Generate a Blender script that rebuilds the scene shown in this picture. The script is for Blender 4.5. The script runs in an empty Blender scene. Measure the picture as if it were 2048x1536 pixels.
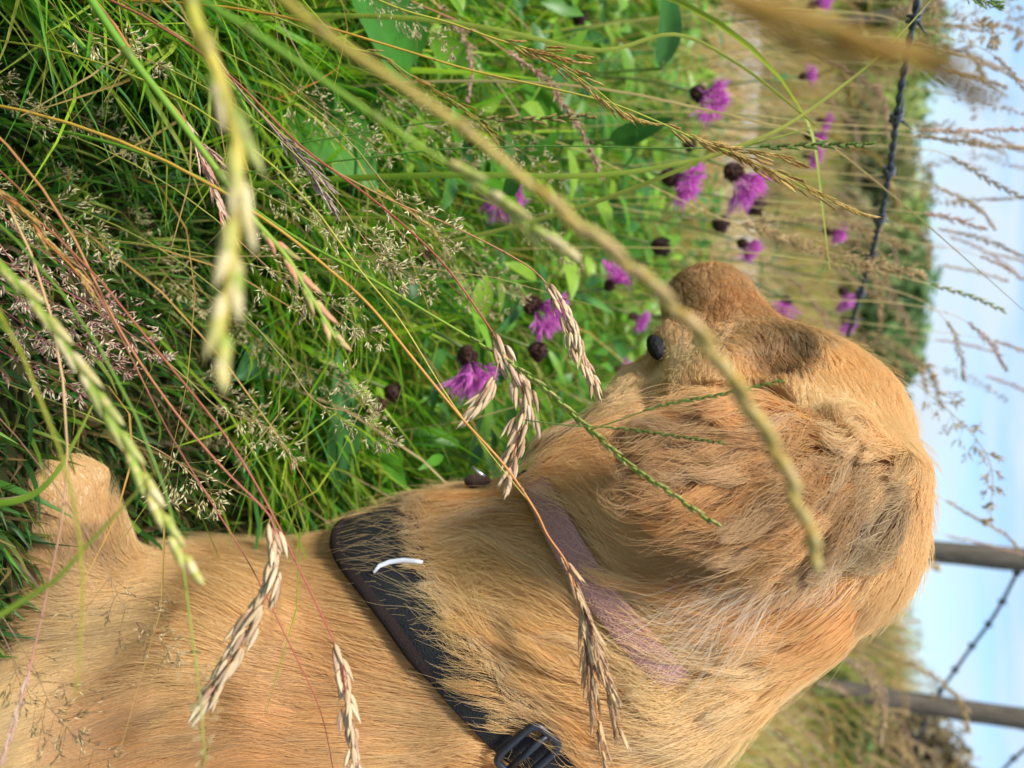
import bpy, math, random
import numpy as np
from mathutils import Vector, Matrix
from mathutils.bvhtree import BVHTree
from mathutils.kdtree import KDTree

random.seed(7)
rng = np.random.default_rng(7)
C = bpy.context.scene.collection
SC = bpy.context.scene

# ------------------------------------------------------------------ camera
CAM_H, PITCH, F = 0.5, math.radians(25.0), 1479.0
cp, sp = math.cos(PITCH), math.sin(PITCH)
cd = bpy.data.cameras.new('camera')
cd.sensor_fit = 'HORIZONTAL'; cd.sensor_width = 36.0; cd.lens = F / 2048 * 36
cd.clip_start = 0.01; cd.clip_end = 6000
cd.dof.use_dof = True; cd.dof.focus_distance = 0.405; cd.dof.aperture_fstop = 6.0
cam = bpy.data.objects.new('camera', cd); C.objects.link(cam)
# the phone was held on its side: the picture's x axis points up
cam.matrix_world = Matrix(((0, -1, 0, 0), (sp, 0, -cp, 0), (cp, 0, sp, CAM_H), (0, 0, 0, 1)))
SC.camera = cam

# ------------------------------------------------------------------ sky and sun
SUN_EL, SUN_AZ = math.radians(60), math.radians(238)      # azimuth clockwise from +Y
w = bpy.data.worlds.new('World'); SC.world = w; w.use_nodes = True
nt = w.node_tree; nt.nodes.clear()
N = nt.nodes.new; L = nt.links.new
out = N('ShaderNodeOutputWorld'); bg = N('ShaderNodeBackground'); bg.inputs[1].default_value = 0.105
sky = N('ShaderNodeTexSky'); sky.sky_type = 'NISHITA'; sky.sun_disc = False
sky.sun_elevation = SUN_EL; sky.sun_rotation = SUN_AZ; sky.air_density = 1.0; sky.dust_density = 0.3; sky.ozone_density = 2.5
tc = N('ShaderNodeTexCoord'); mp = N('ShaderNodeMapping'); mp.inputs['Scale'].default_value = (1.0, 1.0, 6.5)
nz = N('ShaderNodeTexNoise'); nz.inputs['Scale'].default_value = 3.2; nz.inputs['Detail'].default_value = 7; nz.inputs['Roughness'].default_value = 0.55
cr = N('ShaderNodeValToRGB'); cr.color_ramp.elements[0].position = 0.39; cr.color_ramp.elements[1].position = 0.63
cr.color_ramp.elements[0].color = (0.0, 0.0, 0.0, 1); cr.color_ramp.elements[1].color = (1, 1, 1, 1)
mx = N('ShaderNodeMixRGB'); mx.inputs['Color2'].default_value = (4.6, 4.9, 5.2, 1)
L(tc.outputs['Generated'], mp.inputs[0]); L(mp.outputs[0], nz.inputs['Vector']); L(nz.outputs['Fac'], cr.inputs[0])
L(cr.outputs[0], mx.inputs['Fac']); L(sky.outputs[0], mx.inputs['Color1']); ml = N('ShaderNodeMixRGB'); ml.blend_type = 'MULTIPLY'; ml.inputs['Fac'].default_value = 1.0; ml.inputs['Color2'].default_value = (0.80, 0.90, 1.0, 1); L(mx.outputs[0], ml.inputs['Color1']); L(ml.outputs[0], bg.inputs[0]); L(bg.outputs[0], out.inputs[0])
sd = bpy.data.lights.new('sun', 'SUN'); sd.energy = 3.1; sd.angle = math.radians(13); sd.color = (1.0, 0.965, 0.90)
so = bpy.data.objects.new('sun', sd); C.objects.link(so)
sv = Vector((math.sin(SUN_AZ) * math.cos(SUN_EL), math.cos(SUN_AZ) * math.cos(SUN_EL), math.sin(SUN_EL)))
so.rotation_euler = sv.to_track_quat('Z', 'Y').to_euler(); so.location = sv * 20
SC.view_settings.view_transform = 'Standard'; SC.view_settings.look = 'None'; SC.view_settings.gamma = 1
SC.view_settings.exposure = 0.95
try:
    SC.cycles.use_denoising = True; SC.cycles.max_bounces = 8; SC.cycles.diffuse_bounces = 4; SC.cycles.transmission_bounces = 6
    SC.cycles.transparent_max_bounces = 8; SC.cycles.sample_clamp_indirect = 6
except Exception: pass

# ------------------------------------------------------------------ helpers
def W(u, v, d):
    """upright pixel (u right, v down) at depth d -> world"""
    a = (u - 768) / F * d; b = (1024 - v) / F * d
    return Vector((a, d * cp + b * sp, CAM_H - d * sp + b * cp))
def I(ix, iy, d):
    return W(iy, 2048 - ix, d)
def to_img(P):
    """world points (n,3) -> image pixels and depth"""
    P = np.asarray(P, float); q = P - np.array([0, 0, CAM_H])
    d = q[:, 1] * cp - q[:, 2] * sp; b = q[:, 1] * sp + q[:, 2] * cp; a = q[:, 0]
    return 1024 + b / d * F, 768 + a / d * F, d
def lin(r, g, b):
    f = lambda c: (c / 255 / 12.92) if c <= 10 else ((c / 255 + 0.055) / 1.055) ** 2.4
    return (f(r), f(g), f(b))
def smooth(a, b, x):
    t = np.clip((x - a) / (b - a), 0, 1); return t * t * (3 - 2 * t)
def ground_z(x, y):
    x = np.asarray(x, float); y = np.asarray(y, float)
    z = 0.75 * smooth(0.75, 2.4, x) * smooth(1.2, 2.2, y)
    z = z + 0.012 * np.sin(x * 7 + 1) * np.sin(y * 6) * (y > -5)
    far = smooth(6, 40, y)
    z = z * (1 - smooth(25, 60, y)) - 0.25 * far * smooth(-2, 6, x)
    z = z + 0.9 * smooth(8, 30, y) * smooth(4, -8, x) * (1 - smooth(60, 200, y))
    return z

def setp(o, label=None, cat=None, group=None, kind=None):
    if label: o['label'] = label
    if cat: o['category'] = cat
    if group: o['group'] = group
    if kind: o['kind'] = kind
    return o
def empty(name, loc=(0, 0, 0)):
    o = bpy.data.objects.new(name, None); C.objects.link(o); o.location = loc; o.empty_display_size = .02; return o

class MB:
    def __init__(s): s.v = []; s.f = []; s.c = []; s.n = 0
    def add(s, verts, faces, col):
        k = s.n
        s.v.extend(verts); s.f.extend([tuple(i + k for i in f) for f in faces]); s.n += len(verts)
        if isinstance(col, list): s.c.extend(col)
        else: s.c.extend([col] * len(verts))
    def tube(s, pts, radii, col, ns=6, cap=True, flat=1.0):
        pts = [Vector(p) for p in pts]; n = len(pts)
        if not hasattr(radii, '__len__'): radii = [radii] * n
        cols = col if isinstance(col, list) else [col] * n
        V, Fc, Cc = [], [], []
        t0 = (pts[1] - pts[0]).normalized()
        ref = t0.orthogonal().normalized()
        for i in range(n):
            t = (pts[min(i + 1, n - 1)] - pts[max(i - 1, 0)]).normalized()
            ref = (ref - t * ref.dot(t)); ref = ref.normalized() if ref.length > 1e-8 else t.orthogonal().normalized()
            bi = t.cross(ref)
            for k in range(ns):
                a = 2 * math.pi * k / ns
                V.append(pts[i] + (ref * math.cos(a) + bi * math.sin(a) * flat) * radii[i]); Cc.append(cols[i])
        for i in range(n - 1):
            for k in range(ns):
                k2 = (k + 1) % ns
                Fc.append((i * ns + k, i * ns + k2, (i + 1) * ns + k2, (i + 1) * ns + k))
        if cap:
            Fc.append(tuple(range(ns - 1, -1, -1))); Fc.append(tuple((n - 1) * ns + k for k in range(ns)))
        s.add(V, Fc, Cc)
    def spindle(s, p, d, ln, wd, col, col2=None, ns=5, bend=None, prof=((0, .25), (.3, 1), (.65, .72), (1, .06)), flat=.7, up=None):
        d = Vector(d).normalized(); col2 = col2 or col
        r = (up - d * up.dot(d)) if up is not None else d.orthogonal()
        r = r.normalized() if r.length > 1e-6 else d.orthogonal().normalized()
        b = d.cross(r)
        V, Fc, Cc = [], [], []
        for i, (t, q) in enumerate(prof):
            c = Vector(p) + d * (ln * t) + ((bend * (t * t * ln)) if bend is not None else Vector())
            cc = tuple(col[j] * (1 - t) + col2[j] * t for j in range(3))
            for k in range(ns):
                a = 2 * math.pi * k / ns
                V.append(c + (r * math.cos(a) + b * math.sin(a) * flat) * (q * wd * .5)); Cc.append(cc)
        m = len(prof)
        for i in range(m - 1):
            for k in range(ns):
                k2 = (k + 1) % ns
                Fc.append((i * ns + k, i * ns + k2, (i + 1) * ns + k2, (i + 1) * ns + k))
        Fc.append(tuple(range(ns - 1, -1, -1))); Fc.append(tuple((m - 1) * ns + k for k in range(ns)))
        s.add(V, Fc, Cc)
    def blade(s, pts, widths, side, col, fold=.25):
        """a strip with a fold along its middle"""
        V, Fc, Cc = [], [], []; n = len(pts)
        cols = col if isinstance(col, list) else [col] * n
        for i in range(n):
            t = (Vector(pts[min(i + 1, n - 1)]) - Vector(pts[max(i - 1, 0)])).normalized()
            sd_ = (side - t * side.dot(t)).normalized(); nn = t.cross(sd_); h = widths[i] * .5
            p = Vector(pts[i])
            V += [p - sd_ * h + nn * h * fold, p, p + sd_ * h + nn * h * fold]; Cc += [cols[i]] * 3
        for i in range(n - 1):
            a = i * 3
            Fc += [(a, a + 1, a + 4, a + 3), (a + 1, a + 2, a + 5, a + 4)]
        s.add(V, Fc, Cc)
    def build(s, name, mat, parent=None, smooth_=True):
        me = bpy.data.meshes.new(name)
        me.from_pydata([tuple(v) for v in s.v], [], s.f)
        ca = me.color_attributes.new('Col', 'FLOAT_COLOR', 'POINT')
        arr = np.ones((len(s.v), 4), np.float32); arr[:, :3] = np.array([tuple(c)[:3] for c in s.c], np.float32)
        ca.data.foreach_set('color', arr.ravel())
        if smooth_: me.polygons.foreach_set('use_smooth', [True] * len(me.polygons))
        me.materials.append(mat); me.update()
        o = bpy.data.objects.new(name, me); C.objects.link(o)
        if parent: o.parent = parent; o.matrix_parent_inverse = Matrix.Translation(-Vector(parent.location))
        return o

def np_mesh(name, verts, quads, cols, mat, smooth_=True):
    """fast mesh from numpy arrays: verts (n,3), faces (m,k), cols (n,3)"""
    me = bpy.data.meshes.new(name); k = quads.shape[1]
    me.vertices.add(len(verts)); me.vertices.foreach_set('co', np.ascontiguousarray(verts, np.float32).ravel())
    me.loops.add(quads.size); me.loops.foreach_set('vertex_index', np.ascontiguousarray(quads, np.int32).ravel())
    me.polygons.add(len(quads)); me.polygons.foreach_set('loop_start', np.arange(0, quads.size, k, dtype=np.int32))
    try: me.polygons.foreach_set('loop_total', np.full(len(quads), k, np.int32))
    except Exception: pass
    me.polygons.foreach_set('use_smooth', np.full(len(quads), smooth_))
    me.update(calc_edges=True); me.validate()
    if cols is not None:
        ca = me.color_attributes.new('Col', 'FLOAT_COLOR', 'POINT')
        arr = np.ones((len(verts), 4), np.float32); arr[:, :3] = cols; ca.data.foreach_set('color', arr.ravel())
    me.materials.append(mat)
    o = bpy.data.objects.new(name, me); C.objects.link(o); return o

# ------------------------------------------------------------------ materials
def mat_plant(name, trans=.3, rough=.5, noise=.25, scale=90, spec=.35):
    m = bpy.data.materials.new(name); m.use_nodes = True; t = m.node_tree; t.nodes.clear()
    n, l = t.nodes.new, t.links.new
    o = n('ShaderNodeOutputMaterial'); p = n('ShaderNodeBsdfPrincipled'); tr = n('ShaderNodeBsdfTranslucent'); mix = n('ShaderNodeMixShader')
    at = n('ShaderNodeAttribute'); at.attribute_name = 'Col'
    nz = n('ShaderNodeTexNoise'); nz.inputs['Scale'].default_value = scale; nz.inputs['Detail'].default_value = 3
    hs = n('ShaderNodeHueSaturation'); mr = n('ShaderNodeMapRange')
    mr.inputs['To Min'].default_value = 1 - noise; mr.inputs['To Max'].default_value = 1 + noise
    g = n('ShaderNodeNewGeometry')
    l(g.outputs['Position'], nz.inputs['Vector']); l(nz.outputs['Fac'], mr.inputs[0]); l(mr.outputs[0], hs.inputs['Value']); l(at.outputs['Color'], hs.inputs['Color'])
    l(hs.outputs[0], p.inputs['Base Color']); l(hs.outputs[0], tr.inputs['Color'])
    p.inputs['Roughness'].default_value = rough; p.inputs['Specular IOR Level'].default_value = spec
    mix.inputs[0].default_value = trans
    l(p.outputs[0], mix.inputs[1]); l(tr.outputs[0], mix.inputs[2]); l(mix.outputs[0], o.inputs[0])
    return m
def mat_simple(name, col, rough=.6, metal=0, noise_scale=0, noise_amt=.3, bump=0, col2=None, spec=.5, stretch=None):
    m = bpy.data.materials.new(name); m.use_nodes = True; t = m.node_tree; p = t.nodes['Principled BSDF']
    p.inputs['Base Color'].default_value = (*col, 1); p.inputs['Roughness'].default_value = rough; p.inputs['Metallic'].default_value = metal
    p.inputs['Specular IOR Level'].default_value = spec
    if noise_scale:
        n, l = t.nodes.new, t.links.new
        g = n('ShaderNodeTexCoord'); nz = n('ShaderNodeTexNoise'); nz.inputs['Scale'].default_value = noise_scale; nz.inputs['Detail'].default_value = 6
        mpn = n('ShaderNodeMapping')
        if stretch: mpn.inputs['Scale'].default_value = stretch
        l(g.outputs['Object'], mpn.inputs[0]); l(mpn.outputs[0], nz.inputs['Vector'])
        r = n('ShaderNodeValToRGB'); r.color_ramp.elements[0].position = .3; r.color_ramp.elements[1].position = .7
        c2 = col2 or tuple(c * (1 - noise_amt) for c in col)
        r.color_ramp.elements[0].color = (*c2, 1); r.color_ramp.elements[1].color = (*col, 1)
        l(nz.outputs['Fac'], r.inputs[0]); l(r.outputs[0], p.inputs['Base Color'])
        if bump:
            b = n('ShaderNodeBump'); b.inputs['Strength'].default_value = bump; b.inputs['Distance'].default_value = .004
            l(nz.outputs['Fac'], b.inputs['Height']); l(b.outputs[0], p.inputs['Normal'])
    return m
M_grass = mat_plant('grass_blade', .52, .45, .25, 60)
M_stalk = mat_plant('grass_stalk', .12, .45, .22, 140)
M_seed = mat_plant('grass_seed', .22, .55, .22, 420)
M_petal = mat_plant('knapweed_petal', .4, .6, .2, 300, .2)
M_bud = mat_plant('knapweed_bud', .0, .7, .3, 500, .3)
M_leaf = mat_plant('broad_leaf', .3, .4, .25, 70)
M_tree = mat_plant('tree_leaf', .25, .6, .3, 3)
M_bark = mat_simple('bark', (.10, .075, .05), .9, noise_scale=12, bump=.6)
M_wood = mat_simple('weathered_post_wood', (.19, .155, .115), .9, noise_scale=22, noise_amt=.7, bump=1.0, stretch=(6, 6, .7))
M_wire = mat_simple('galvanised_wire', (.12, .13, .15), .5, .6, noise_scale=300, noise_amt=.5)
M_strap = mat_simple('black_webbing', (.012, .012, .015), .75, noise_scale=900, noise_amt=.5, bump=.5)
M_plastic = mat_simple('black_plastic', (.02, .022, .03), .35)
M_piping = mat_simple('reflective_piping', (.72, .74, .78), .4)
M_collar = mat_simple('mauve_collar', (.50, .25, .21), .65, noise_scale=700, noise_amt=.35, bump=.4)
M_tag = mat_simple('brown_leather', (.07, .045, .034), .95, spec=.1, noise_scale=120, bump=.4)
M_metal = mat_simple('dull_steel', (.6, .6, .6), .3, .9)
M_black = mat_simple('black_skin', (.012, .011, .012), .6, noise_scale=400, bump=.5, spec=.25)
M_eye = mat_simple('dark_eye', (.03, .014, .006), .08)

# ------------------------------------------------------------------ ground
def make_ground():
    def axis(lo, hi, n0):
        a = np.concatenate([-np.geomspace(3, -lo, 26)[::-1], np.linspace(-2.9, 2.9, n0), np.geomspace(3, hi, 26)]); return np.unique(a)
    xs, ys = axis(-2500, 2500, 90), axis(-2500, 4000, 90)
    X, Y = np.meshgrid(xs, ys, indexing='ij'); Z = ground_z(X, Y)
    V = np.stack([X, Y, Z], -1).reshape(-1, 3); ny = len(ys)
    i, j = np.meshgrid(np.arange(len(xs) - 1), np.arange(ny - 1), indexing='ij'); a = (i * ny + j).ravel()
    Q = np.stack([a, a + ny, a + ny + 1, a + 1], 1)
    m = bpy.data.materials.new('meadow_soil'); m.use_nodes = True; t = m.node_tree; n, l = t.nodes.new, t.links.new; p = t.nodes['Principled BSDF']
    g = n('ShaderNodeNewGeometry'); n1 = n('ShaderNodeTexNoise'); n1.inputs['Scale'].default_value = 1.3; n1.inputs['Detail'].default_value = 8
    n2 = n('ShaderNodeTexNoise'); n2.inputs['Scale'].default_value = 60; n2.inputs['Detail'].default_value = 5
    r = n('ShaderNodeValToRGB'); e = r.color_ramp.elements
    e[0].position = .3; e[0].color = (.022, .022, .010, 1); e[1].position = .7; e[1].color = (.12, .10, .045, 1)
    x = e.new(.5); x.color = (.045, .055, .016, 1)
    mxn = n('ShaderNodeMixRGB'); mxn.blend_type = 'OVERLAY'; mxn.inputs[0].default_value = .6
    l(g.outputs['Position'], n1.inputs['Vector']); l(g.outputs['Position'], n2.inputs['Vector']); l(n1.outputs['Fac'], r.inputs[0])
    l(r.outputs[0], mxn.inputs[1]); l(n2.outputs['Fac'], mxn.inputs[2]); l(mxn.outputs[0], p.inputs['Base Color'])
    p.inputs['Roughness'].default_value = .95; p.inputs['Specular IOR Level'].default_value = .1
    o = np_mesh('ground', V, Q, None, m); setp(o, kind='structure')
    # pale stony track beyond the near grass
    xs = np.linspace(-7, -.35, 60); vs = np.linspace(0, 1, 10)
    X, T = np.meshgrid(xs, vs, indexing='ij')
    Y = 3.0 + .15 * np.sin(X * 1.7) + T * 1.3 + .25 * (X + 1.5) * -.1
    Z = ground_z(X, Y) + .012
    V = np.stack([X, Y, Z], -1).reshape(-1, 3); i, j = np.meshgrid(np.arange(59), np.arange(9), indexing='ij'); a = (i * 10 + j).ravel()
    o = np_mesh('path', V, np.stack([a, a + 10, a + 11, a + 1], 1), None, mat_simple('pale_grit', (.36, .34, .32), .95, noise_scale=25, noise_amt=.5, bump=.4))
    setp(o, kind='structure')
make_ground()

# ------------------------------------------------------------------ dog: distance field
def seg_sdf(P, a, b, ra, rb):
    a = np.array(a, np.float32); b = np.array(b, np.float32); ba = b - a
    h = np.clip(((P - a) @ ba) / (ba @ ba + 1e-12), 0, 1)
    return np.linalg.norm(P - a - h[..., None] * ba, axis=-1) - (ra + (rb - ra) * h)
def tri_sdf(P, a, b, c, r):
    a, b, c = [np.array(q, np.float32) for q in (a, b, c)]
    ba, cb, ac = b - a, c - b, a - c; nn = np.cross(ba, ac)
    pa, pb, pc = P - a, P - b, P - c
    sg = np.sign(pa @ np.cross(ba, nn)) + np.sign(pb @ np.cross(cb, nn)) + np.sign(pc @ np.cross(ac, nn))
    def e2(p, e):
        h = np.clip((p @ e) / (e @ e), 0, 1); q = h[..., None] * e - p; return (q * q).sum(-1)
    ed = np.minimum(np.minimum(e2(pa, ba), e2(pb, cb)), e2(pc, ac))
    pl = (pa @ nn) ** 2 / (nn @ nn)
    return np.sqrt(np.where(sg < 2, ed, pl)) - r
def smin(a, b, k):
    h = np.clip(.5 + .5 * (b - a) / k, 0, 1); return b + (a - b) * h - k * h * (1 - h)

VOX = 0.0055
LO = np.array([-.19, .10, -.05]); HI = np.array([1.16, .80, .64])
dims = np.ceil((HI - LO) / VOX).astype(int)
gx, gy, gz = [np.arange(d) for d in dims]
GP = np.stack(np.meshgrid(gx, gy, gz, indexing='ij'), -1).astype(np.float32) * VOX + LO.astype(np.float32)
field = np.full(tuple(dims), 1.0, np.float32)
def put(fn, lo, hi, k):
    """smooth-union a primitive, evaluated only round its own box"""
    lo = np.array(lo) - .06; hi = np.array(hi) + .06
    i0 = np.clip(np.floor((lo - LO) / VOX).astype(int), 0, dims); i1 = np.clip(np.ceil((hi - LO) / VOX).astype(int), 0, dims)
    s = tuple(slice(a, b) for a, b in zip(i0, i1))
    field[s] = smin(field[s], fn(GP[s]), k)
def cone(p, q, k=.03):
    a, b = W(*p[:3]), W(*q[:3]); ra, rb = p[3], q[3]; coneW(a, b, ra, rb, k)
def coneW(a, b, ra, rb, k=.03):
    lo = np.minimum(np.array(a) - ra, np.array(b) - rb); hi = np.maximum(np.array(a) + ra, np.array(b) + rb)
    put(lambda P: seg_sdf(P, a, b, ra, rb), lo, hi, k)
def ball(p, k=.02): cone(p, (p[0] + 1, p[1], p[2], p[3]), k)
def tri(a, b, c, r, k=.012):
    A, B, D = W(*a), W(*b), W(*c); s = np.array([A, B, D])
    put(lambda P: tri_sdf(P, A, B, D, r), s.min(0) - r, s.max(0) + r, k)

# head
cone((1020, 466, .470, .072), (862, 424, .500, .064), .04)
cone((1045, 462, .470, .067), (1035, 500, .475, .072), .04)
ball((752, 420, .492, .024), .014)
cone((792, 552, .515, .053), (625, 622, .570, .038), .04)
ball((610, 640, .570, .030), .02)
ball((705, 688, .535, .027), .02)
cone((890, 800, .510, .034), (765, 778, .545, .018), .015)
ball((900, 610, .490, .062), .04)
# neck, throat, chest
cone((1060, 600, .490, .081), (1195, 805, .510, .091), .04)
cone((980, 720, .500, .05), (1000, 858, .520, .050), .025)
cone((1200, 800, .510, .092), (1325, 1150, .545, .102), .04)
ball((1165, 1185, .540, .050), .03)
cone((1325, 1150, .545, .102), (1372, 1500, .550, .102), .04)
ball((1265, 1690, .545, .060), .04)
# withers, ribcage, rump
coneW(W(1610, 990, .540), W(1900, 1000, .53), .108, .11, .05)
TR = W(1650, 1400, .545)
coneW(TR, Vector((.62, .37, .175)), .150, .155, .05)
coneW(Vector((.62, .37, .175)), Vector((.84, .34, .150)), .155, .135, .06)
# near upper arm, forearm, paw; far foreleg
cone((1330, 1580, .490, .058), (1500, 1960, .455, .046), .03)
cone((1500, 1960, .460, .042), (1230, 1880, .505, .036), .03)
cone((1230, 1885, .502, .035), (1080, 1890, .505, .027), .02)
cone((1080, 1890, .505, .026), (985, 1905, .498, .024), .012)
ball((954, 1866, .503, .0150), .004); ball((942, 1900, .498, .0155), .004); ball((950, 1934, .491, .0150), .004); ball((975, 1962, .484, .0130), .004)
coneW(Vector((.24, .53, .07)), Vector((.16, .50, .035)), .045, .03, .03)
# hind legs folded at the flank, tail
coneW(Vector((.80, .20, .16)), Vector((.62, .13, .07)), .095, .06, .04)
coneW(Vector((.62, .13, .06)), Vector((.80, .12, .035)), .045, .03, .03)
coneW(Vector((.80, .12, .035)), Vector((.60, .12, .028)), .03, .026, .02)
coneW(Vector((.80, .48, .14)), Vector((.64, .56, .06)), .09, .06, .04)
coneW(Vector((.93, .33, .16)), Vector((1.08, .25, .04)), .05, .03, .04)
# the near ear: a hanging flap
EC = (985, 500, .372)
rim = [(925, 268, .415), (845, 380, .395), (818, 520, .386), (835, 650, .383), (895, 760, .382), (990, 740, .379), (1080, 645, .378), (1132, 500, .386), (1090, 352, .404), (1000, 270, .409)]
for a, b in zip(rim, rim[1:] + rim[:1]): tri(EC, a, b, .0075, .005)
coneW(W(945, 262, .432), W(1005, 280, .428), .020, .018, .02)
coneW(W(885, 300, .420), W(860, 400, .412), .012, .010, .012)
# the crease behind the ear
def carve(pts, r, k=.006):
    for a, b in zip(pts, pts[1:]):
        a, b = W(*a), W(*b); lo = np.minimum(np.array(a), np.array(b)) - r - .03; hi = np.maximum(np.array(a), np.array(b)) + r + .03
        i0 = np.clip(np.floor((lo - LO) / VOX).astype(int), 0, dims); i1 = np.clip(np.ceil((hi - LO) / VOX).astype(int), 0, dims)
        sl = tuple(slice(p, q) for p, q in zip(i0, i1))
        field[sl] = -smin(-field[sl], seg_sdf(GP[sl], a, b, r, r * .8), k)
def surf(u, v, off=0.0):
    ds = np.arange(.25, .8, .0015); P = np.array([tuple(W(u, v, d)) for d in ds]); q = np.clip(((P - LO) / VOX).astype(int), 0, dims - 1)
    k = np.where(field[q[:, 0], q[:, 1], q[:, 2]] < 0)[0]; return (u, v, float(ds[k[0]]) + off if len(k) else .5)
carve([(912, 1000, .56), (912, 1000, .46)], .017, .012)
carve([surf(700, 752), surf(760, 748), surf(810, 738)], .005, .006)
carve([surf(690, 452), surf(712, 505), surf(728, 560)], .006, .012)
carve([surf(1000, 274, .003), surf(1046, 308, .002), surf(1108, 368), surf(1140, 425)], .0115)
carve([surf(1392, 1630), surf(1420, 1748), surf(1468, 1850), surf(1515, 1930)], .010, .02)
carve([surf(1235, 1745, -.004), surf(1300, 1830, -.004), surf(1380, 1930, -.004)], .008, .02)

GAP = []
for (u_, v_, _d) in rim[1:9]:
    u2, v2 = EC[0] + (u_ - EC[0]) * 1.13, EC[1] + (v_ - EC[1]) * 1.10; GAP.append(surf(u2, v2, .004))
carve(GAP, .0105, .006)
GAPW = np.array([tuple(W(*GAP[i]) * (1 - t) + W(*GAP[i + 1]) * t) for i in range(len(GAP) - 1) for t in (0, .25, .5, .75)])
def surface_nets(f, iso=0.0):
    f = f - iso; s = f < 0
    nx, ny, nz = f.shape
    cs = [s[i:nx - 1 + i, j:ny - 1 + j, k:nz - 1 + k] for i in (0, 1) for j in (0, 1) for k in (0, 1)]
    cnt = sum(c.astype(np.int8) for c in cs); cell = (cnt > 0) & (cnt < 8)
    idx = -np.ones(cell.shape, np.int64); ijk = np.argwhere(cell); idx[cell] = np.arange(len(ijk))
    acc = np.zeros((len(ijk), 3)); num = np.zeros(len(ijk))
    corners = [(i, j, k) for i in (0, 1) for j in (0, 1) for k in (0, 1)]
    val = {c: f[ijk[:, 0] + c[0], ijk[:, 1] + c[1], ijk[:, 2] + c[2]] for c in corners}
    for c in corners:
        for ax in range(3):
            if c[ax] == 0:
                d = list(c); d[ax] = 1; d = tuple(d); a, b = val[c], val[d]; m = (a < 0) != (b < 0)
                t = np.where(m, a / np.where(m, a - b, 1), 0)
                p = np.array(c, float)[None].repeat(len(ijk), 0); p[:, ax] += t
                acc[m] += p[m]; num[m] += 1
    V = ijk + acc / num[:, None]
    Q = []
    for ax in range(3):
        a = [slice(None)] * 3; b = [slice(None)] * 3; a[ax] = slice(0, -1); b[ax] = slice(1, None)
        e = s[tuple(a)] != s[tuple(b)]; pos = np.argwhere(e); u, v = (ax + 1) % 3, (ax + 2) % 3
        ok = (pos[:, u] > 0) & (pos[:, v] > 0) & (pos[:, u] < f.shape[u] - 1) & (pos[:, v] < f.shape[v] - 1); pos = pos[ok]
        inside = s[tuple(pos.T)]
        def at(du, dv):
            q = pos.copy(); q[:, u] -= du; q[:, v] -= dv; return idx[tuple(q.T)]
        q = np.stack([at(1, 1), at(0, 1), at(0, 0), at(1, 0)], 1)
        q[~inside] = q[~inside][:, ::-1]; Q.append(q)
    return V, np.concatenate(Q)
DV, DQ = surface_nets(field, -0.004)
DV = DV * VOX + LO

def fsample(P):
    """distance and unit gradient at points"""
    q = (P - LO) / VOX; q = np.clip(q, 1, dims - 3); i = np.floor(q).astype(int); t = q - i
    def at(o): return field[i[:, 0] + o[0], i[:, 1] + o[1], i[:, 2] + o[2]]
    c = {(a, b, d): at((a, b, d)) for a in (0, 1) for b in (0, 1) for d in (0, 1)}
    x, y, z = t[:, 0], t[:, 1], t[:, 2]
    def lerp(a, b, s): return a + (b - a) * s
    x00 = lerp(c[0, 0, 0], c[1, 0, 0], x); x10 = lerp(c[0, 1, 0], c[1, 1, 0], x); x01 = lerp(c[0, 0, 1], c[1, 0, 1], x); x11 = lerp(c[0, 1, 1], c[1, 1, 1], x)
    v = lerp(lerp(x00, x10, y), lerp(x01, x11, y), z)
    g = np.stack([lerp(lerp(c[1, 0, 0] - c[0, 0, 0], c[1, 1, 0] - c[0, 1, 0], y), lerp(c[1, 0, 1] - c[0, 0, 1], c[1, 1, 1] - c[0, 1, 1], y), z),
                  lerp(x10 - x00, x11 - x01, z), lerp(lerp(c[0, 0, 1] - c[0, 0, 0], c[1, 0, 1] - c[1, 0, 0], x), lerp(c[0, 1, 1] - c[0, 1, 0], c[1, 1, 1] - c[1, 1, 0], x), y)], 1)
    g /= np.linalg.norm(g, axis=1, keepdims=True) + 1e-9
    return v + .004, g
bvh = BVHTree.FromPolygons([tuple(v) for v in DV], [tuple(int(i) for i in q) for q in DQ])
ORG = Vector((0, 0, CAM_H))
def hit(ix, iy):
    d = (I(ix, iy, 1.0) - ORG).normalized(); p, n, k, _ = bvh.ray_cast(ORG, d); return (p, n) if p is not None else (None, None)

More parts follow.
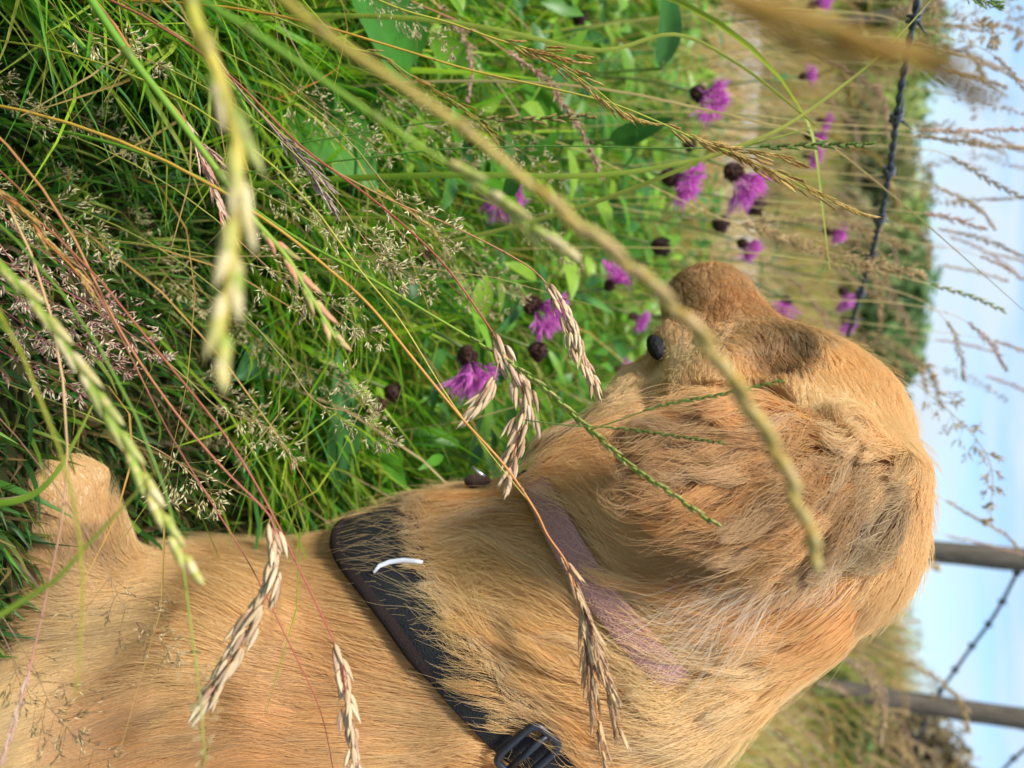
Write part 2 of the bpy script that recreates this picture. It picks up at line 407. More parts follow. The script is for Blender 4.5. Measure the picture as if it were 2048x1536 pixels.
# coat colours, plus shade painted into a few creases: anchors on the coat (photo pixel -> point on the dog)
COAT_AND_SHADE = [(1450, 600, 205, 140, 78), (1370, 575, 190, 146, 98), (1335, 740, 244, 224, 186), (1310, 790, 214, 176, 128), (1400, 790, 226, 190, 142), (1560, 705, 190, 134, 76), (1602, 692, 150, 108, 70), (1585, 735, 184, 130, 76), (1680, 720, 234, 192, 130), (1500, 780, 214, 166, 108),  # eye crease browns: part dark eye rim, part painted shade
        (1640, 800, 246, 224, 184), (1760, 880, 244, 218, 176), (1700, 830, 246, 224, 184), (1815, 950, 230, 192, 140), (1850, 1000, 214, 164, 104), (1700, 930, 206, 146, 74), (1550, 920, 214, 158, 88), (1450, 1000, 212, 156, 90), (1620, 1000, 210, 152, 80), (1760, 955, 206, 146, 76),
        (1350, 1000, 206, 152, 92), (1772, 1000, 84, 46, 18), (1740, 1046, 150, 98, 48), (1785, 975, 140, 88, 40), (1680, 1108, 200, 148, 88), (1740, 960, 186, 118, 52), (1600, 1110, 222, 176, 116), (1800, 1080, 232, 194, 138), (1720, 1130, 236, 204, 154), (1750, 1200, 208, 158, 98), (1600, 1290, 240, 208, 158),  # dark browns at the ear base paint in the shade of its crease
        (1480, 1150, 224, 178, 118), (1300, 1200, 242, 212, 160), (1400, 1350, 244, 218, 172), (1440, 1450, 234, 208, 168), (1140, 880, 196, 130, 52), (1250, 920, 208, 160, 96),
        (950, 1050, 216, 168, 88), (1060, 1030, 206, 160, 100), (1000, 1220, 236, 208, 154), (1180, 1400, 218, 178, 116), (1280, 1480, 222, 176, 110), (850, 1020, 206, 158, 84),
        (600, 1200, 208, 166, 102), (750, 1400, 208, 150, 78), (520, 1100, 198, 172, 122), (620, 1080, 196, 152, 88), (300, 1250, 194, 162, 108), (380, 1440, 196, 126, 52),  # deep ginger by the elbow paints in the shade of the fold
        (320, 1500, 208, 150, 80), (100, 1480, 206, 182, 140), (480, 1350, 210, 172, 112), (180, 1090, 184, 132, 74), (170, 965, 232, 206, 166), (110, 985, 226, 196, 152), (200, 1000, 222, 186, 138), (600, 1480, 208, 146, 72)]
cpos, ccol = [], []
for ix, iy, r, g, b in COAT_AND_SHADE:
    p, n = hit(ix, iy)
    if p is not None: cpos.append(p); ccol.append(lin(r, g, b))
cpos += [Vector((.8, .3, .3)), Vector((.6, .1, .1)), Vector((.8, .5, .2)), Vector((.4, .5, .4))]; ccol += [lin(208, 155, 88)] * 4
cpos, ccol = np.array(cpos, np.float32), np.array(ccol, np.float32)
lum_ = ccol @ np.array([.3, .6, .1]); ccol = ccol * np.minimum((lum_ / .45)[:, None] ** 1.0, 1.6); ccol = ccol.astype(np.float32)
def idw(P, pos, val, pw=3.4, eps=.011):
    out_ = np.empty((len(P), val.shape[1]), np.float32)
    for s in range(0, len(P), 60000):
        d2 = ((P[s:s + 60000, None, :] - pos[None]) ** 2).sum(-1); ww = 1 / (d2 + eps * eps) ** (pw / 2)
        out_[s:s + 60000] = (ww @ val) / ww.sum(1, keepdims=True)
    return out_

# coat direction: anchors (start pixel -> end pixel)
FLOW = [(1370, 560, 1400, 640), (1450, 600, 1480, 690), (1330, 700, 1340, 790), (1500, 700, 1560, 770), (1660, 700, 1690, 780), (1740, 790, 1790, 870), (1560, 800, 1600, 880), (1420, 800, 1400, 880),
        (1660, 820, 1720, 900), (1830, 900, 1860, 980), (1860, 1030, 1850, 1110), (1840, 1130, 1790, 1210), (1760, 1200, 1690, 1270), (1640, 1290, 1560, 1350), (1560, 1300, 1470, 1330),
        (1780, 960, 1720, 920), (1720, 900, 1640, 870), (1640, 880, 1540, 885), (1540, 910, 1440, 915), (1440, 930, 1350, 940), (1700, 990, 1600, 1010), (1580, 1010, 1480, 1050), (1460, 1050, 1370, 1080),
        (1760, 1040, 1700, 1110), (1680, 1090, 1600, 1150), (1590, 1120, 1510, 1190), (1480, 1130, 1400, 1190), (1800, 1060, 1770, 1140),
        (1400, 1220, 1310, 1200), (1300, 1200, 1210, 1160), (1450, 1350, 1360, 1330), (1350, 1380, 1260, 1360), (1250, 950, 1160, 930), (1160, 880, 1080, 900), (1220, 1050, 1150, 1000), (1150, 900, 1060, 930),
        (1080, 1020, 970, 1010), (980, 1000, 860, 1020), (1100, 1150, 980, 1080), (1000, 1180, 900, 1120), (1180, 1350, 1080, 1270), (1090, 1300, 1000, 1220), (1280, 1480, 1180, 1440), (1180, 1490, 1100, 1420), (900, 990, 800, 1030),
        (650, 1130, 550, 1090), (560, 1080, 460, 1070), (640, 1250, 520, 1200), (760, 1290, 640, 1270), (850, 1420, 730, 1400), (700, 1450, 580, 1440), (900, 1510, 800, 1510), (520, 1300, 420, 1250), (450, 1150, 350, 1120),
        (400, 1250, 280, 1230), (560, 1500, 440, 1490), (420, 1490, 320, 1500), (250, 1500, 150, 1530), (330, 1380, 200, 1420), (250, 1180, 130, 1230), (200, 1090, 170, 1010), (190, 1040, 180, 970), (100, 1450, 30, 1490)]
fpos, fdir = [], []
for x0, y0, x1, y1 in FLOW:
    a, _ = hit(x0, y0); b, _ = hit(x1, y1)
    if a is None: continue
    if b is None or (b - a).length > .09: b = a + (I(x1, y1, 1) - I(x0, y0, 1)) * .4
    fpos.append(a); fdir.append((b - a).normalized())
for p, d in (((.75, .3, .32), (1, 0, -.2)), ((.8, .12, .2), (.7, 0, -.7)), ((.6, .55, .2), (.8, 0, -.6)), ((.5, .5, .35), (1, 0, -.1)), ((1., .3, .1), (.8, -.4, -.5)), ((.3, .6, .15), (.6, .1, -.7)), ((.0, .62, .1), (-.8, .2, -.3)), ((.05, .6, .4), (.3, 0, -.9)), ((.12, .56, .5), (.6, .3, -.5))):
    fpos.append(Vector(p)); fdir.append(Vector(d).normalized())
fpos, fdir = np.array(fpos, np.float32), np.array(fdir, np.float32)

dog_skin = mat_plant('dog_skin', 0, .8, .12, 60, .1)
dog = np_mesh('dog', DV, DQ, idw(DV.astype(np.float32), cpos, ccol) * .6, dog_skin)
setp(dog, 'golden retriever lying in long grass with its head turned away, black harness and mauve collar', 'dog')

# ------------------------------------------------------------------ harness and collar (loops round the neck)
def loop_band(p0, p1, mid, axis, n=150, rmax=.32):
    a = (p1 - p0).normalized(); ax = (axis - a * axis.dot(a)).normalized(); b = ax.cross(a)
    inner = -hit_n(mid); inner = (inner - ax * inner.dot(ax)).normalized()
    c = mid + inner * .10
    P = []
    for k in range(n):
        t = 2 * math.pi * k / n; d = a * math.cos(t) + b * math.sin(t)
        # outermost surface along the spoke: march outwards from the centre until outside
        s = np.arange(.02, rmax, .002); q = np.array(c)[None] + s[:, None] * np.array(d)[None]; v, _ = fsample(q)
        o = np.where(v > 0)[0]; P.append(s[o[0]] if len(o) else rmax)
    P = np.array(P)
    for _ in range(3): P = (np.roll(P, 1) + P * 2 + np.roll(P, -1)) / 4
    pts = [c + (a * math.cos(2 * math.pi * k / n) + b * math.sin(2 * math.pi * k / n)) * float(P[k]) for k in range(n)]
    return pts
def hit_n(p):
    _, g = fsample(np.array([p])); return Vector(g[0])
def ribbon(mb, pts, widths, thick, lift, col=(1, 1, 1)):
    n = len(pts); fr = []
    g = fsample(np.array([tuple(p) for p in pts]))[1]
    for _ in range(6): g = (np.roll(g, 1, 0) + g * 2 + np.roll(g, -1, 0)) / 4
    V, Fc = [], []
    for i in range(n):
        t = (pts[(i + 1) % n] - pts[i - 1]).normalized(); nn = Vector(g[i]); nn = (nn - t * nn.dot(t)).normalized(); bb = t.cross(nn)
        fr.append((pts[i], t, nn, bb)); h = widths[i] / 2
        for x, z in ((-1, 0), (-.97, .75), (-.9, 1), (-.3, 1.12), (.3, 1.12), (.9, 1), (.97, .75), (1, 0)):
            q = pts[i] + bb * (h * x)
            # keep the band on the coat across its width
            V.append((q, nn, (lift[i] if hasattr(lift, '__len__') else lift) + thick * z))
    arr = np.array([tuple(v[0]) for v in V]); d, gg = fsample(arr)
    dd = d.reshape(n, 8); dd = np.clip(dd, -.015, .015)
    for _ in range(4): dd = (np.roll(dd, 1, 0) + dd * 2 + np.roll(dd, -1, 0)) / 4
    d = dd.ravel(); VV = [v[0] + v[1] * (v[2] - float(d[i])) for i, v in enumerate(V)]
    for i in range(n):
        j = (i + 1) % n
        for k in range(8):
            k2 = (k + 1) % 8; Fc.append((i * 8 + k, j * 8 + k, j * 8 + k2, i * 8 + k2))
    mb.add(VV, Fc, col); return fr, VV

neck_ax = W(1335, 1500, .55) - W(1085, 560, .49)
h0, h1, hm = hit(790, 1185)[0], hit(1035, 1470)[0], hit(915, 1320)[0]
hp = loop_band(h0, h1, hm, neck_ax)
chest_pt = hit(735, 1075)[0] or W(1060, 1310, .5)
hw = [.037 + .026 * math.exp(-((p - chest_pt).length / .055) ** 2) for p in hp]
mb = MB(); hfr, hV = ribbon(mb, hp, hw, .004, .0065)
harness = mb.build('harness', M_strap, dog)
# lighter mesh edging along the padded part is a raised rim
ed = [v for v in range(len(hp)) if (hp[v] - chest_pt).length < .075]
axb = (W(1325, 1150, .545) - W(1060, 600, .49)).normalized(); e_pts = []
for v in range(len(hp)):
    if (hp[v] - chest_pt).length < .125 and hfr[v][1] is not None:
        P_, t_, n_, b_ = hfr[v]; sgn = 1 if b_.dot(axb) > 0 else -1; q_ = P_ + b_ * (sgn * (hw[v] / 2 - .003)); f_, g_ = fsample(np.array([tuple(q_)])); e_pts.append((v, q_ + Vector(g_[0]) * (.0095 - float(f_[0])), n_))
# the run of indices may wrap round the loop's start
ids = [v for v, _, _ in e_pts]; cut = next((i for i in range(1, len(ids)) if ids[i] - ids[i - 1] > 1), 0); e_pts = e_pts[cut:] + e_pts[:cut]
mb = MB(); mb.tube([p for _, p, _ in e_pts], [.0042 * min(1, .2 + .16 * min(i, len(e_pts) - 1 - i)) for i in range(len(e_pts))], (1, 1, 1), 8); mb.build('mesh_edging', mat_simple('brown_mesh', (.055, .038, .034), .95, noise_scale=1500, noise_amt=.6, bump=.8, spec=.1), harness)
# reflective piping
pip = []
for ix, iy in ((764, 1166), (775, 1153), (795, 1146), (820, 1143), (842, 1145), (858, 1147)):
    p, n = hit(ix, iy); g = hit_n(p); pip.append(p + g * .0135)
mb = MB(); mb.tube(pip, [.0009, .0015, .0017, .0017, .0016, .0013], (1, 1, 1), 8)
mb.build('reflective_piping', M_piping, harness)
# slider buckle
bp = hit(1038, 1472)[0]; k = min(range(len(hp)), key=lambda i: (hp[i] - bp).length); P0, t, nn, bb = hfr[k]
mb = MB(); o_ = P0 + nn * .0178; hw_, hl = .0170, .0105
ring = []
for q in range(32):
    a = 2 * math.pi * q / 32; ca, sa = math.cos(a), math.sin(a)
    ring.append(o_ + bb * (hw_ * math.copysign(abs(ca) ** .4, ca)) + t * (hl * math.copysign(abs(sa) ** .4, sa)))
mb.tube(ring + [ring[0]], .0023, (1, 1, 1), 8, cap=False)
mb.tube([o_ - bb * hw_, o_ + bb * hw_], .002, (1, 1, 1), 8)
mb.build('buckle', M_plastic, harness)

c0, c1, cm = hit(1095, 1030)[0], hit(1365, 1385)[0], hit(1215, 1200)[0]
cpnt = loop_band(c0, c1, cm, W(1260, 1140, .545) - W(1040, 425, .47))
mb = MB(); cxs = to_img([tuple(p) for p in cpnt])[0]; cfr, cV = ribbon(mb, cpnt, [.019] * len(cpnt), .0025, [float(.0085 - .0125 * smooth(1320, 1410, x)) for x in cxs])
collar = mb.build('collar', M_collar, dog)
# tag hanging under the throat
tp = I(955, 962, .532)
mb = MB()
for s in range(2):
    ang = [2 * math.pi * q / 20 for q in range(20)]
V = []
ru, rr = Vector((1, 0, 0)), Vector((0, .35, .94))
prof = [(0, -.004), (.011, -.004), (.0135, -.002), (.0135, .002), (.011, .004), (0, .004)]
fv = rr.cross(ru).normalized()
for (r, z) in prof:
    for q in range(20):
        a = 2 * math.pi * q / 20; V.append(tp + ru * (r * .4 * math.cos(a)) + rr * (r * .7 * math.sin(a)) + fv * z)
mb.add(V, [(i * 20 + q, i * 20 + (q + 1) % 20, (i + 1) * 20 + (q + 1) % 20, (i + 1) * 20 + q) for i in range(5) for q in range(20)], (1, 1, 1))
tag_ = mb.build('tag', M_tag, collar)
mb = MB(); mb.tube([I(944, 934, .520), I(955, 943, .518), I(970, 953, .517)], .0012, (1, 1, 1), 8); mb.build('metal_clasp', M_metal, collar)
mb = MB(); cc = I(1062, 968, .50)
mb.tube([cc + Vector((math.cos(q / 16 * 2 * math.pi) * .009, .2 * math.sin(q / 16 * 2 * math.pi) * .009, math.sin(q / 16 * 2 * math.pi) * .011)) for q in range(17)], .0012, (1, 1, 1), 6, cap=False)
mb.build('split_ring', M_plastic, collar)

# eye, nose, lip
def ellip(mb, c, ax, rad, col=(1, 1, 1), n=16):
    X, Y, Z = ax; V = []
    for i in range(n // 2 + 1):
        ph = math.pi * i / (n // 2)
        for k in range(n):
            th = 2 * math.pi * k / n
            V.append(c + X * (rad[0] * math.sin(ph) * math.cos(th)) + Y * (rad[1] * math.sin(ph) * math.sin(th)) + Z * (rad[2] * math.cos(ph)))
    mb.add(V, [(i * n + k, i * n + (k + 1) % n, (i + 1) * n + (k + 1) % n, (i + 1) * n + k) for i in range(n // 2) for k in range(n)], col)
hd = (W(625, 622, .57) - W(1040, 425, .47)).normalized(); hu = Vector((0, 0, 1)); hu = (hu - hd * hu.dot(hd)).normalized(); hs = hd.cross(hu)
mb = MB(); ellip(mb, W(604, 622, .607), (hs, hu, hd), (.020, .014, .012)); mb.build('nose', M_black, dog)
for e in (W(712, 462, .497), W(712, 462, .497) + hs * .07):
    mb = MB(); ellip(mb, e, (hs, hu, hd), (.009, .009, .009)); mb.build('eye', M_eye, dog)
lp, ln_ = hit(1292, 690)
if lp is None: lp = W(690, 745, .515)
mb = MB(); ellip(mb, lp + hit_n(lp) * -.0038, (hd, hs, hu), (.0110, .0058, .0062))
mb.build('lip', M_black, dog)

# ------------------------------------------------------------------ fur
def mat_fur():
    m = bpy.data.materials.new('golden_fur'); m.use_nodes = True; t = m.node_tree; t.nodes.clear(); n, l = t.nodes.new, t.links.new
    o = n('ShaderNodeOutputMaterial'); at = n('ShaderNodeAttribute'); at.attribute_name = 'Col'
    d = n('ShaderNodeBsdfDiffuse'); tr = n('ShaderNodeBsdfTranslucent'); g = n('ShaderNodeBsdfHair'); g.component = 'Reflection'
    g.inputs['Color'].default_value = (.5, .42, .3, 1); g.inputs['RoughnessU'].default_value = .25; g.inputs['RoughnessV'].default_value = .6
    m1 = n('ShaderNodeMixShader'); m1.inputs[0].default_value = .38; m2 = n('ShaderNodeMixShader'); m2.inputs[0].default_value = .14
    l(at.outputs['Color'], d.inputs[0]); l(at.outputs['Color'], tr.inputs[0]); l(d.outputs[0], m1.inputs[1]); l(tr.outputs[0], m1.inputs[2])
    l(m1.outputs[0], m2.inputs[1]); l(g.outputs[0], m2.inputs[2]); l(m2.outputs[0], o.inputs[0]); return m
M_fur = mat_fur()
def curves_obj(name, P, cols, r0, r1, parent, mat):
    """P (n,k,3) hair points, cols (n,3)"""
    n, k, _ = P.shape
    hc = bpy.data.hair_curves.new(name); hc.add_curves([k] * n)
    hc.attributes['position'].data.foreach_set('vector', np.ascontiguousarray(P, np.float32).ravel())
    ra = hc.attributes.get('radius') or hc.attributes.new('radius', 'FLOAT', 'POINT')
    rr = np.linspace(0, 1, k)[None] ** 1.4; rad = np.asarray(r0).reshape(-1, 1) * (1 - rr) + r1 * rr
    ra.data.foreach_set('value', np.ascontiguousarray(np.broadcast_to(rad, (n, k)), np.float32).ravel())
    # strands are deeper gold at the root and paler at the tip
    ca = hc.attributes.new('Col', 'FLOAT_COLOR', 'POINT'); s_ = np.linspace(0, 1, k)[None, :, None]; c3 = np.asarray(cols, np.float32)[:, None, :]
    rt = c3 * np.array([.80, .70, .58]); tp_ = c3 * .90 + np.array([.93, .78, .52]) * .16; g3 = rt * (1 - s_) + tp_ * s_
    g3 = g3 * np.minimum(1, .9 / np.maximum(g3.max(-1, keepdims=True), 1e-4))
    arr = np.ones((n, k, 4), np.float32); arr[..., :3] = g3; ca.data.foreach_set('color', arr.ravel())
    hc.materials.append(mat)
    o = bpy.data.objects.new(name, hc); C.objects.link(o); o.parent = parent; return o
def val_noise(P, s, seed):
    r = np.random.default_rng(seed); T = r.random((64, 64, 64)).astype(np.float32)
    q = P / s; i = np.floor(q).astype(int); f = q - i; f = f * f * (3 - 2 * f); v = 0
    for a in (0, 1):
        for b in (0, 1):
            for c in (0, 1):
                wgt = (f[:, 0] if a else 1 - f[:, 0]) * (f[:, 1] if b else 1 - f[:, 1]) * (f[:, 2] if c else 1 - f[:, 2])
                v = v + wgt * T[(i[:, 0] + a) % 64, (i[:, 1] + b) % 64, (i[:, 2] + c) % 64]
    return v * 2 - 1

tris = np.concatenate([DQ[:, [0, 1, 2]], DQ[:, [0, 2, 3]]])
A, B, D3 = DV[tris[:, 0]], DV[tris[:, 1]], DV[tris[:, 2]]
area = np.linalg.norm(np.cross(B - A, D3 - A), axis=1) / 2; cen = (A + B + D3) / 3
ux, uy, ud = to_img(cen); fn = np.cross(B - A, D3 - A); fn /= np.linalg.norm(fn, axis=1, keepdims=True) + 1e-12
facing = (fn * (np.array([0, 0, CAM_H]) - cen)).sum(1) / np.linalg.norm(np.array([0, 0, CAM_H]) - cen, axis=1)
vis = (facing > -.45) & (ux > -120) & (ux < 2150) & (uy > 0) & (uy < 1680)
dens = np.where(vis, 1.0, .16) * np.where(cen[:, 2] < .005, 0, 1)
# 3-D regions
EARC = np.array([W(985, 480, .395), W(870, 620, .405), W(1060, 560, .405), W(950, 330, .415), W(930, 700, .405)])
HEADC = np.array([W(1000, 400, .45), W(850, 450, .48), W(700, 620, .54), W(800, 600, .5), W(1150, 430, .47), W(720, 720, .53)])
def mind(P, Q): return np.sqrt(((P[:, None, :] - Q[None]) ** 2).sum(-1)).min(1)

EAR_T = [(EC, a, b) for a, b in zip(rim, rim[1:] + rim[:1])]
def fear(R):
    P = R.astype(np.float32); d = np.full(len(P), 1.0)
    for a, b, c in EAR_T: d = np.minimum(d, tri_sdf(P, W(*a), W(*b), W(*c), .0085))
    return d
strap_kd = KDTree(len(hp) + len(cpnt))
for i, p in enumerate(hp): strap_kd.insert(p, i)
for i, p in enumerate(cpnt): strap_kd.insert(p, 1000 + i)
strap_kd.balance()
def grow(n, K, seed, keep=None, length=None, lift=1.0, jitter=.22, clumpiness=.6, per=34):
    r = np.random.default_rng(seed)
    pdf = area * dens
    if keep is not None: pdf = pdf * keep
    ti = r.choice(len(tris), n, p=pdf / pdf.sum()); u, v = r.random(n), r.random(n); m = u + v > 1; u[m], v[m] = 1 - u[m], 1 - v[m]
    R = A[ti] + (B - A)[ti] * u[:, None] + (D3 - A)[ti] * v[:, None]; R = R.astype(np.float32)
    L_ = length(R, r) if callable(length) else np.full(n, length)
    P = np.empty((n, K, 3), np.float32); P[:, 0] = R
    nzv = np.stack([val_noise(R, .011, 50 + i) for i in range(3)], 1) * .55 + np.stack([val_noise(R, .035, 60 + i) for i in range(3)], 1) * .45
    jit = r.normal(0, jitter, (n, 3)).astype(np.float32)
    hgt = r.uniform(.35, 1.0, n).astype(np.float32) * lift
    dface = mind(R, HEADC[:6]); isear = fear(R) < .004
    xr = to_img(R)[0]; calm = np.where(isear, .55, np.where(dface < .085, .32, np.where(xr < 820, .5, .8))).astype(np.float32)
    pos = R.copy(); side = (nzv + jit) * calm[:, None]
    nearband = np.fromiter((max(0.0, 1 - strap_kd.find(p)[2] / .035) for p in R), np.float32, n)
    for k in range(1, K):
        s = k / (K - 1)
        d = idw(pos, fpos, fdir, 3.2, .015); _, g = fsample(pos)
        d = d + side * .55 * (1 + .5 * s); d = d - g * (d * g).sum(1, keepdims=True); d /= np.linalg.norm(d, axis=1, keepdims=True) + 1e-9
        pos = pos + d * (L_ / (K - 1))[:, None]
        f, g = fsample(pos)
        want = (np.sin(min(s * 1.9, 1.57)) * (.17 + .05 * nearband) * L_ + .0005) * hgt * (1 + .12 * nzv[:, 0])
        pos = pos + g * np.clip(want - f, -.006, .006)[:, None]
        P[:, k] = pos
    # clumping
    nc = max(1, n // per); kd = KDTree(nc)
    for i in range(nc): kd.insert(R[i], i)
    kd.balance(); par = np.fromiter((kd.find(p)[1] for p in R), int, n)
    off = R - R[par]
    good = np.linalg.norm(off, axis=1) < .012
    for k in range(1, K):
        s = k / (K - 1); wgt = (clumpiness * s ** 1.3 * good * r.uniform(.5, 1, n))[:, None]
        P[:, k] = P[:, k] * (1 - wgt) + (P[par, k] + off * .35) * wgt
    nc2 = max(1, n // 330); kd = KDTree(nc2)
    for i in range(nc2): kd.insert(R[i], i)
    kd.balance(); par2 = np.fromiter((kd.find(p)[1] for p in R), int, n); off2 = R - R[par2]; good2 = np.linalg.norm(off2, axis=1) < .022; base2 = P[par2].copy()
    for k in range(1, K):
        s = k / (K - 1); wgt = (.42 * s ** 1.5 * good2 * r.uniform(.5, 1, n))[:, None]
        P[:, k] = P[:, k] * (1 - wgt) + (base2[:, k] + off2 * .5) * wgt
    stray = np.where(r.random(n) < .035)[0]
    for k in range(1, K):
        s = k / (K - 1); P[stray, k] += (P[stray, k] - P[stray, 0]) * .35 * s + side[stray] * (.006 * s * s) + fsample(R[stray])[1] * (.003 * s)
    return R, P, par, r

def P_img(p):
    return to_img(p[None])[0][0] < 1300
def under_strap(R):
    out_ = np.zeros(len(R), bool)
    for i, p in enumerate(R):
        _, k, d = strap_kd.find(p)
        if k < 1000: out_[i] = d < hw[k] / 2 - .006
        else: out_[i] = d < .0105 and P_img(p)
    return out_
def coat_len(R, r):
    n = len(R); L0 = np.full(n, .034)
    dh, de = mind(R, HEADC), mind(R, EARC)
    L0 = np.where(dh < .085, .008 + .016 * np.clip((dh - .045) / .04, 0, 1), L0)
    x, y, d = to_img(R)
    muzz = smooth(760, 620, y) * (x > 1200); L0 = L0 * (1 - .45 * muzz)
    L0 = np.where((de < .052) & (fear(R) < .004), .024, L0)
    L0 = np.where((x < 240) & (y < 1120), .007, L0)
    L0 = np.where((x > 820) & (x < 1300) & (y > 850) & (y < 1500), .056, L0); L0 = np.where((x < 820) & (x > 260) & (dh > .1), .052, L0)
    x_, y_, _ = to_img(R); L0 = np.where((x_ > 1600) & (np.abs((x_ - 1775) + (y_ - 995) * .95) < 26) & (y_ > 960) & (y_ < 1170), .007, L0)
    return L0 * r.uniform(.6, 1.15, n)
R, P, par, r = grow(420000, 7, 1, None, coat_len)
us = under_strap(R) | ((mind(R, GAPW) < .0125) & (fear(R) > .003)); P = P[~us]; R = R[~us]; par = par[~us]
# the coat parts at the collar: strands stop short of it, a few lie over it
ckd = KDTree(len(cpnt))
for i, p in enumerate(cpnt): ckd.insert(p, i)
ckd.balance()
cand = np.where(to_img(R)[0] < 1320)[0]
for i in cand:
    if ckd.find(R[i])[2] > .07 or (r.random() < .07 + max(0.0, (float(to_img(R[i][None])[0][0]) - 1265) / 130)): continue
    for k in range(1, 7):
        if ckd.find(P[i, k])[2] < .0130:
            for q in range(k, 7): P[i, q] = P[i, k - 1] + (P[i, k - 1] - P[i, 0]) * .02 * (q - k + 1) + np.array([0, 0, .0002])
            break
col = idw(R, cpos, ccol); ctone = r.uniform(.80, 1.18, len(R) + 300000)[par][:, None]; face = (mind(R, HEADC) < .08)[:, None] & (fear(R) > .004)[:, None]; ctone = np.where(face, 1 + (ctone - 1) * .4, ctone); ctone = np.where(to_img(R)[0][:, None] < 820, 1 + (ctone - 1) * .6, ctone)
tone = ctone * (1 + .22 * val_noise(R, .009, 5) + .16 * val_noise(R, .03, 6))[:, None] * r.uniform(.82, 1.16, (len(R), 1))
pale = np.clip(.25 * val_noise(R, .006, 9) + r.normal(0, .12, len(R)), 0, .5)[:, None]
col = (col * .76 + np.array(lin(240, 222, 186)) * .27 * np.clip((col @ np.array([.3, .6, .1]) / .42)[:, None], 0, 1.1) ** 1.5) * 1.42 * np.array([1.05, 1.02, .82]); xi = to_img(R)[0][:, None]; col = col * (.95 + .05 * smooth(700, 1100, xi))  # body fur toned down: painted shade, as it lies further from the sky
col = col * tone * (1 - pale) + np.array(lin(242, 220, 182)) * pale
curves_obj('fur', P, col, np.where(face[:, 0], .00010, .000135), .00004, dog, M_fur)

# chest fur spilling over the top edge of the harness
hkd = KDTree(len(hp))
for i, p in enumerate(hp): hkd.insert(p, i)
hkd.balance()
axn = np.array((W(1060, 600, .49) - W(1325, 1150, .545)).normalized())
tk = np.zeros(len(cen)); cimg = np.where(vis & (ux > 560) & (ux < 1420))[0]
for i in cimg:
    q, k, d = hkd.find(cen[i])
    if hw[k] / 2 - .006 < d < hw[k] / 2 + .016 and float(np.dot(cen[i] - np.array(q), axn)) > 0: tk[i] = max(0.0, 1 - max(0.0, d - hw[k] / 2) / .016) ** 1.5
R, P, par, r = grow(3400, 8, 3, tk, lambda R, r: r.uniform(.008, .016, len(R)) * (1 + .9 * (r.random(len(R)) < .05)), 2.1, .20, .9, 60)
for k in range(1, 8):
    f, g = fsample(P[:, k]); P[:, k] += g * np.clip(.0135 * min(1, k / 3) - f, 0, .02)[:, None]
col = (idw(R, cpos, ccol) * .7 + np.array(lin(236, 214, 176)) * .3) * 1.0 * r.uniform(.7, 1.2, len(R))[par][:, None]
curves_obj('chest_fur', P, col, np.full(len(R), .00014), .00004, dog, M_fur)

# long wavy locks on the ear, and the layered ruff of neck and chest
def locks(name, keep, n, seed, lmin, lmax, lift, per, amp, gain, pale):
    R, P, par, r = grow(n, 11, seed, keep, lambda R, r: r.uniform(lmin, lmax, len(R)), lift, .16, .94, per)
    m = len(R); ph = r.uniform(0, 6.28, m)[par] + r.normal(0, .15, m); fq = r.uniform(4.5, 8.5, m)[par]; am = (amp * r.uniform(.4, 1.3, m))[par]; g = fsample(R)[1]; hi = r.uniform(0, 1, m)[par]
    base = P.copy()
    for k in range(1, 11):
        s_ = k / 10; wv = np.sin(s_ * fq + ph) * am * s_
        tdir = np.cross(g, base[:, min(k + 1, 10)] - base[:, max(k - 1, 0)]); tdir /= np.linalg.norm(tdir, axis=1, keepdims=True) + 1e-9
        P[:, k] += tdir * wv[:, None] + g * ((.0015 + .004 * hi) * s_)[:, None]
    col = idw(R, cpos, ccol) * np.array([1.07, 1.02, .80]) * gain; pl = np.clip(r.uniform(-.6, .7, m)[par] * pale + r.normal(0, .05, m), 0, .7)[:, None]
    col = (col * (1 - pl) + np.array(lin(250, 230, 190)) * pl) * r.uniform(.72, 1.25, m)[par][:, None] * r.uniform(.9, 1.1, (m, 1))
    # a band along the collar stays free
    ok = np.ones(m, bool)
    for i in range(m):
        for k in range(11):
            q, z, d = ckd.find(P[i, k])
            if d < .0138 and to_img(P[i, k][None])[0][0] < 1345: ok[i] = r.random() < .02 + max(0.0, (float(to_img(R[i][None])[0][0]) - 1290) / 150); break
    ok &= ~under_strap(R) & ~((mind(R, GAPW) < .014) & (fear(R) > .003))
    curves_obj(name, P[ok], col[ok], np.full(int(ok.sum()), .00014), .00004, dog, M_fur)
ear_keep = np.where(fear(cen) < .003, 1.0, 0.0)
locks('ear_fur', ear_keep, 34000, 2, .026, .055, 1.35, 150, .0055, .98, .5)
ruff_keep = np.where((ux > 1000) & (ux < 1720) & (uy > 830) & (fear(cen) > .004) & (uy > 1150 - (ux < 1270) * 330), 1.0, 0.0) * vis
locks('ruff_fur', ruff_keep, 38000, 4, .035, .065, 1.3, 190, .0045, 1.35, 1.0)

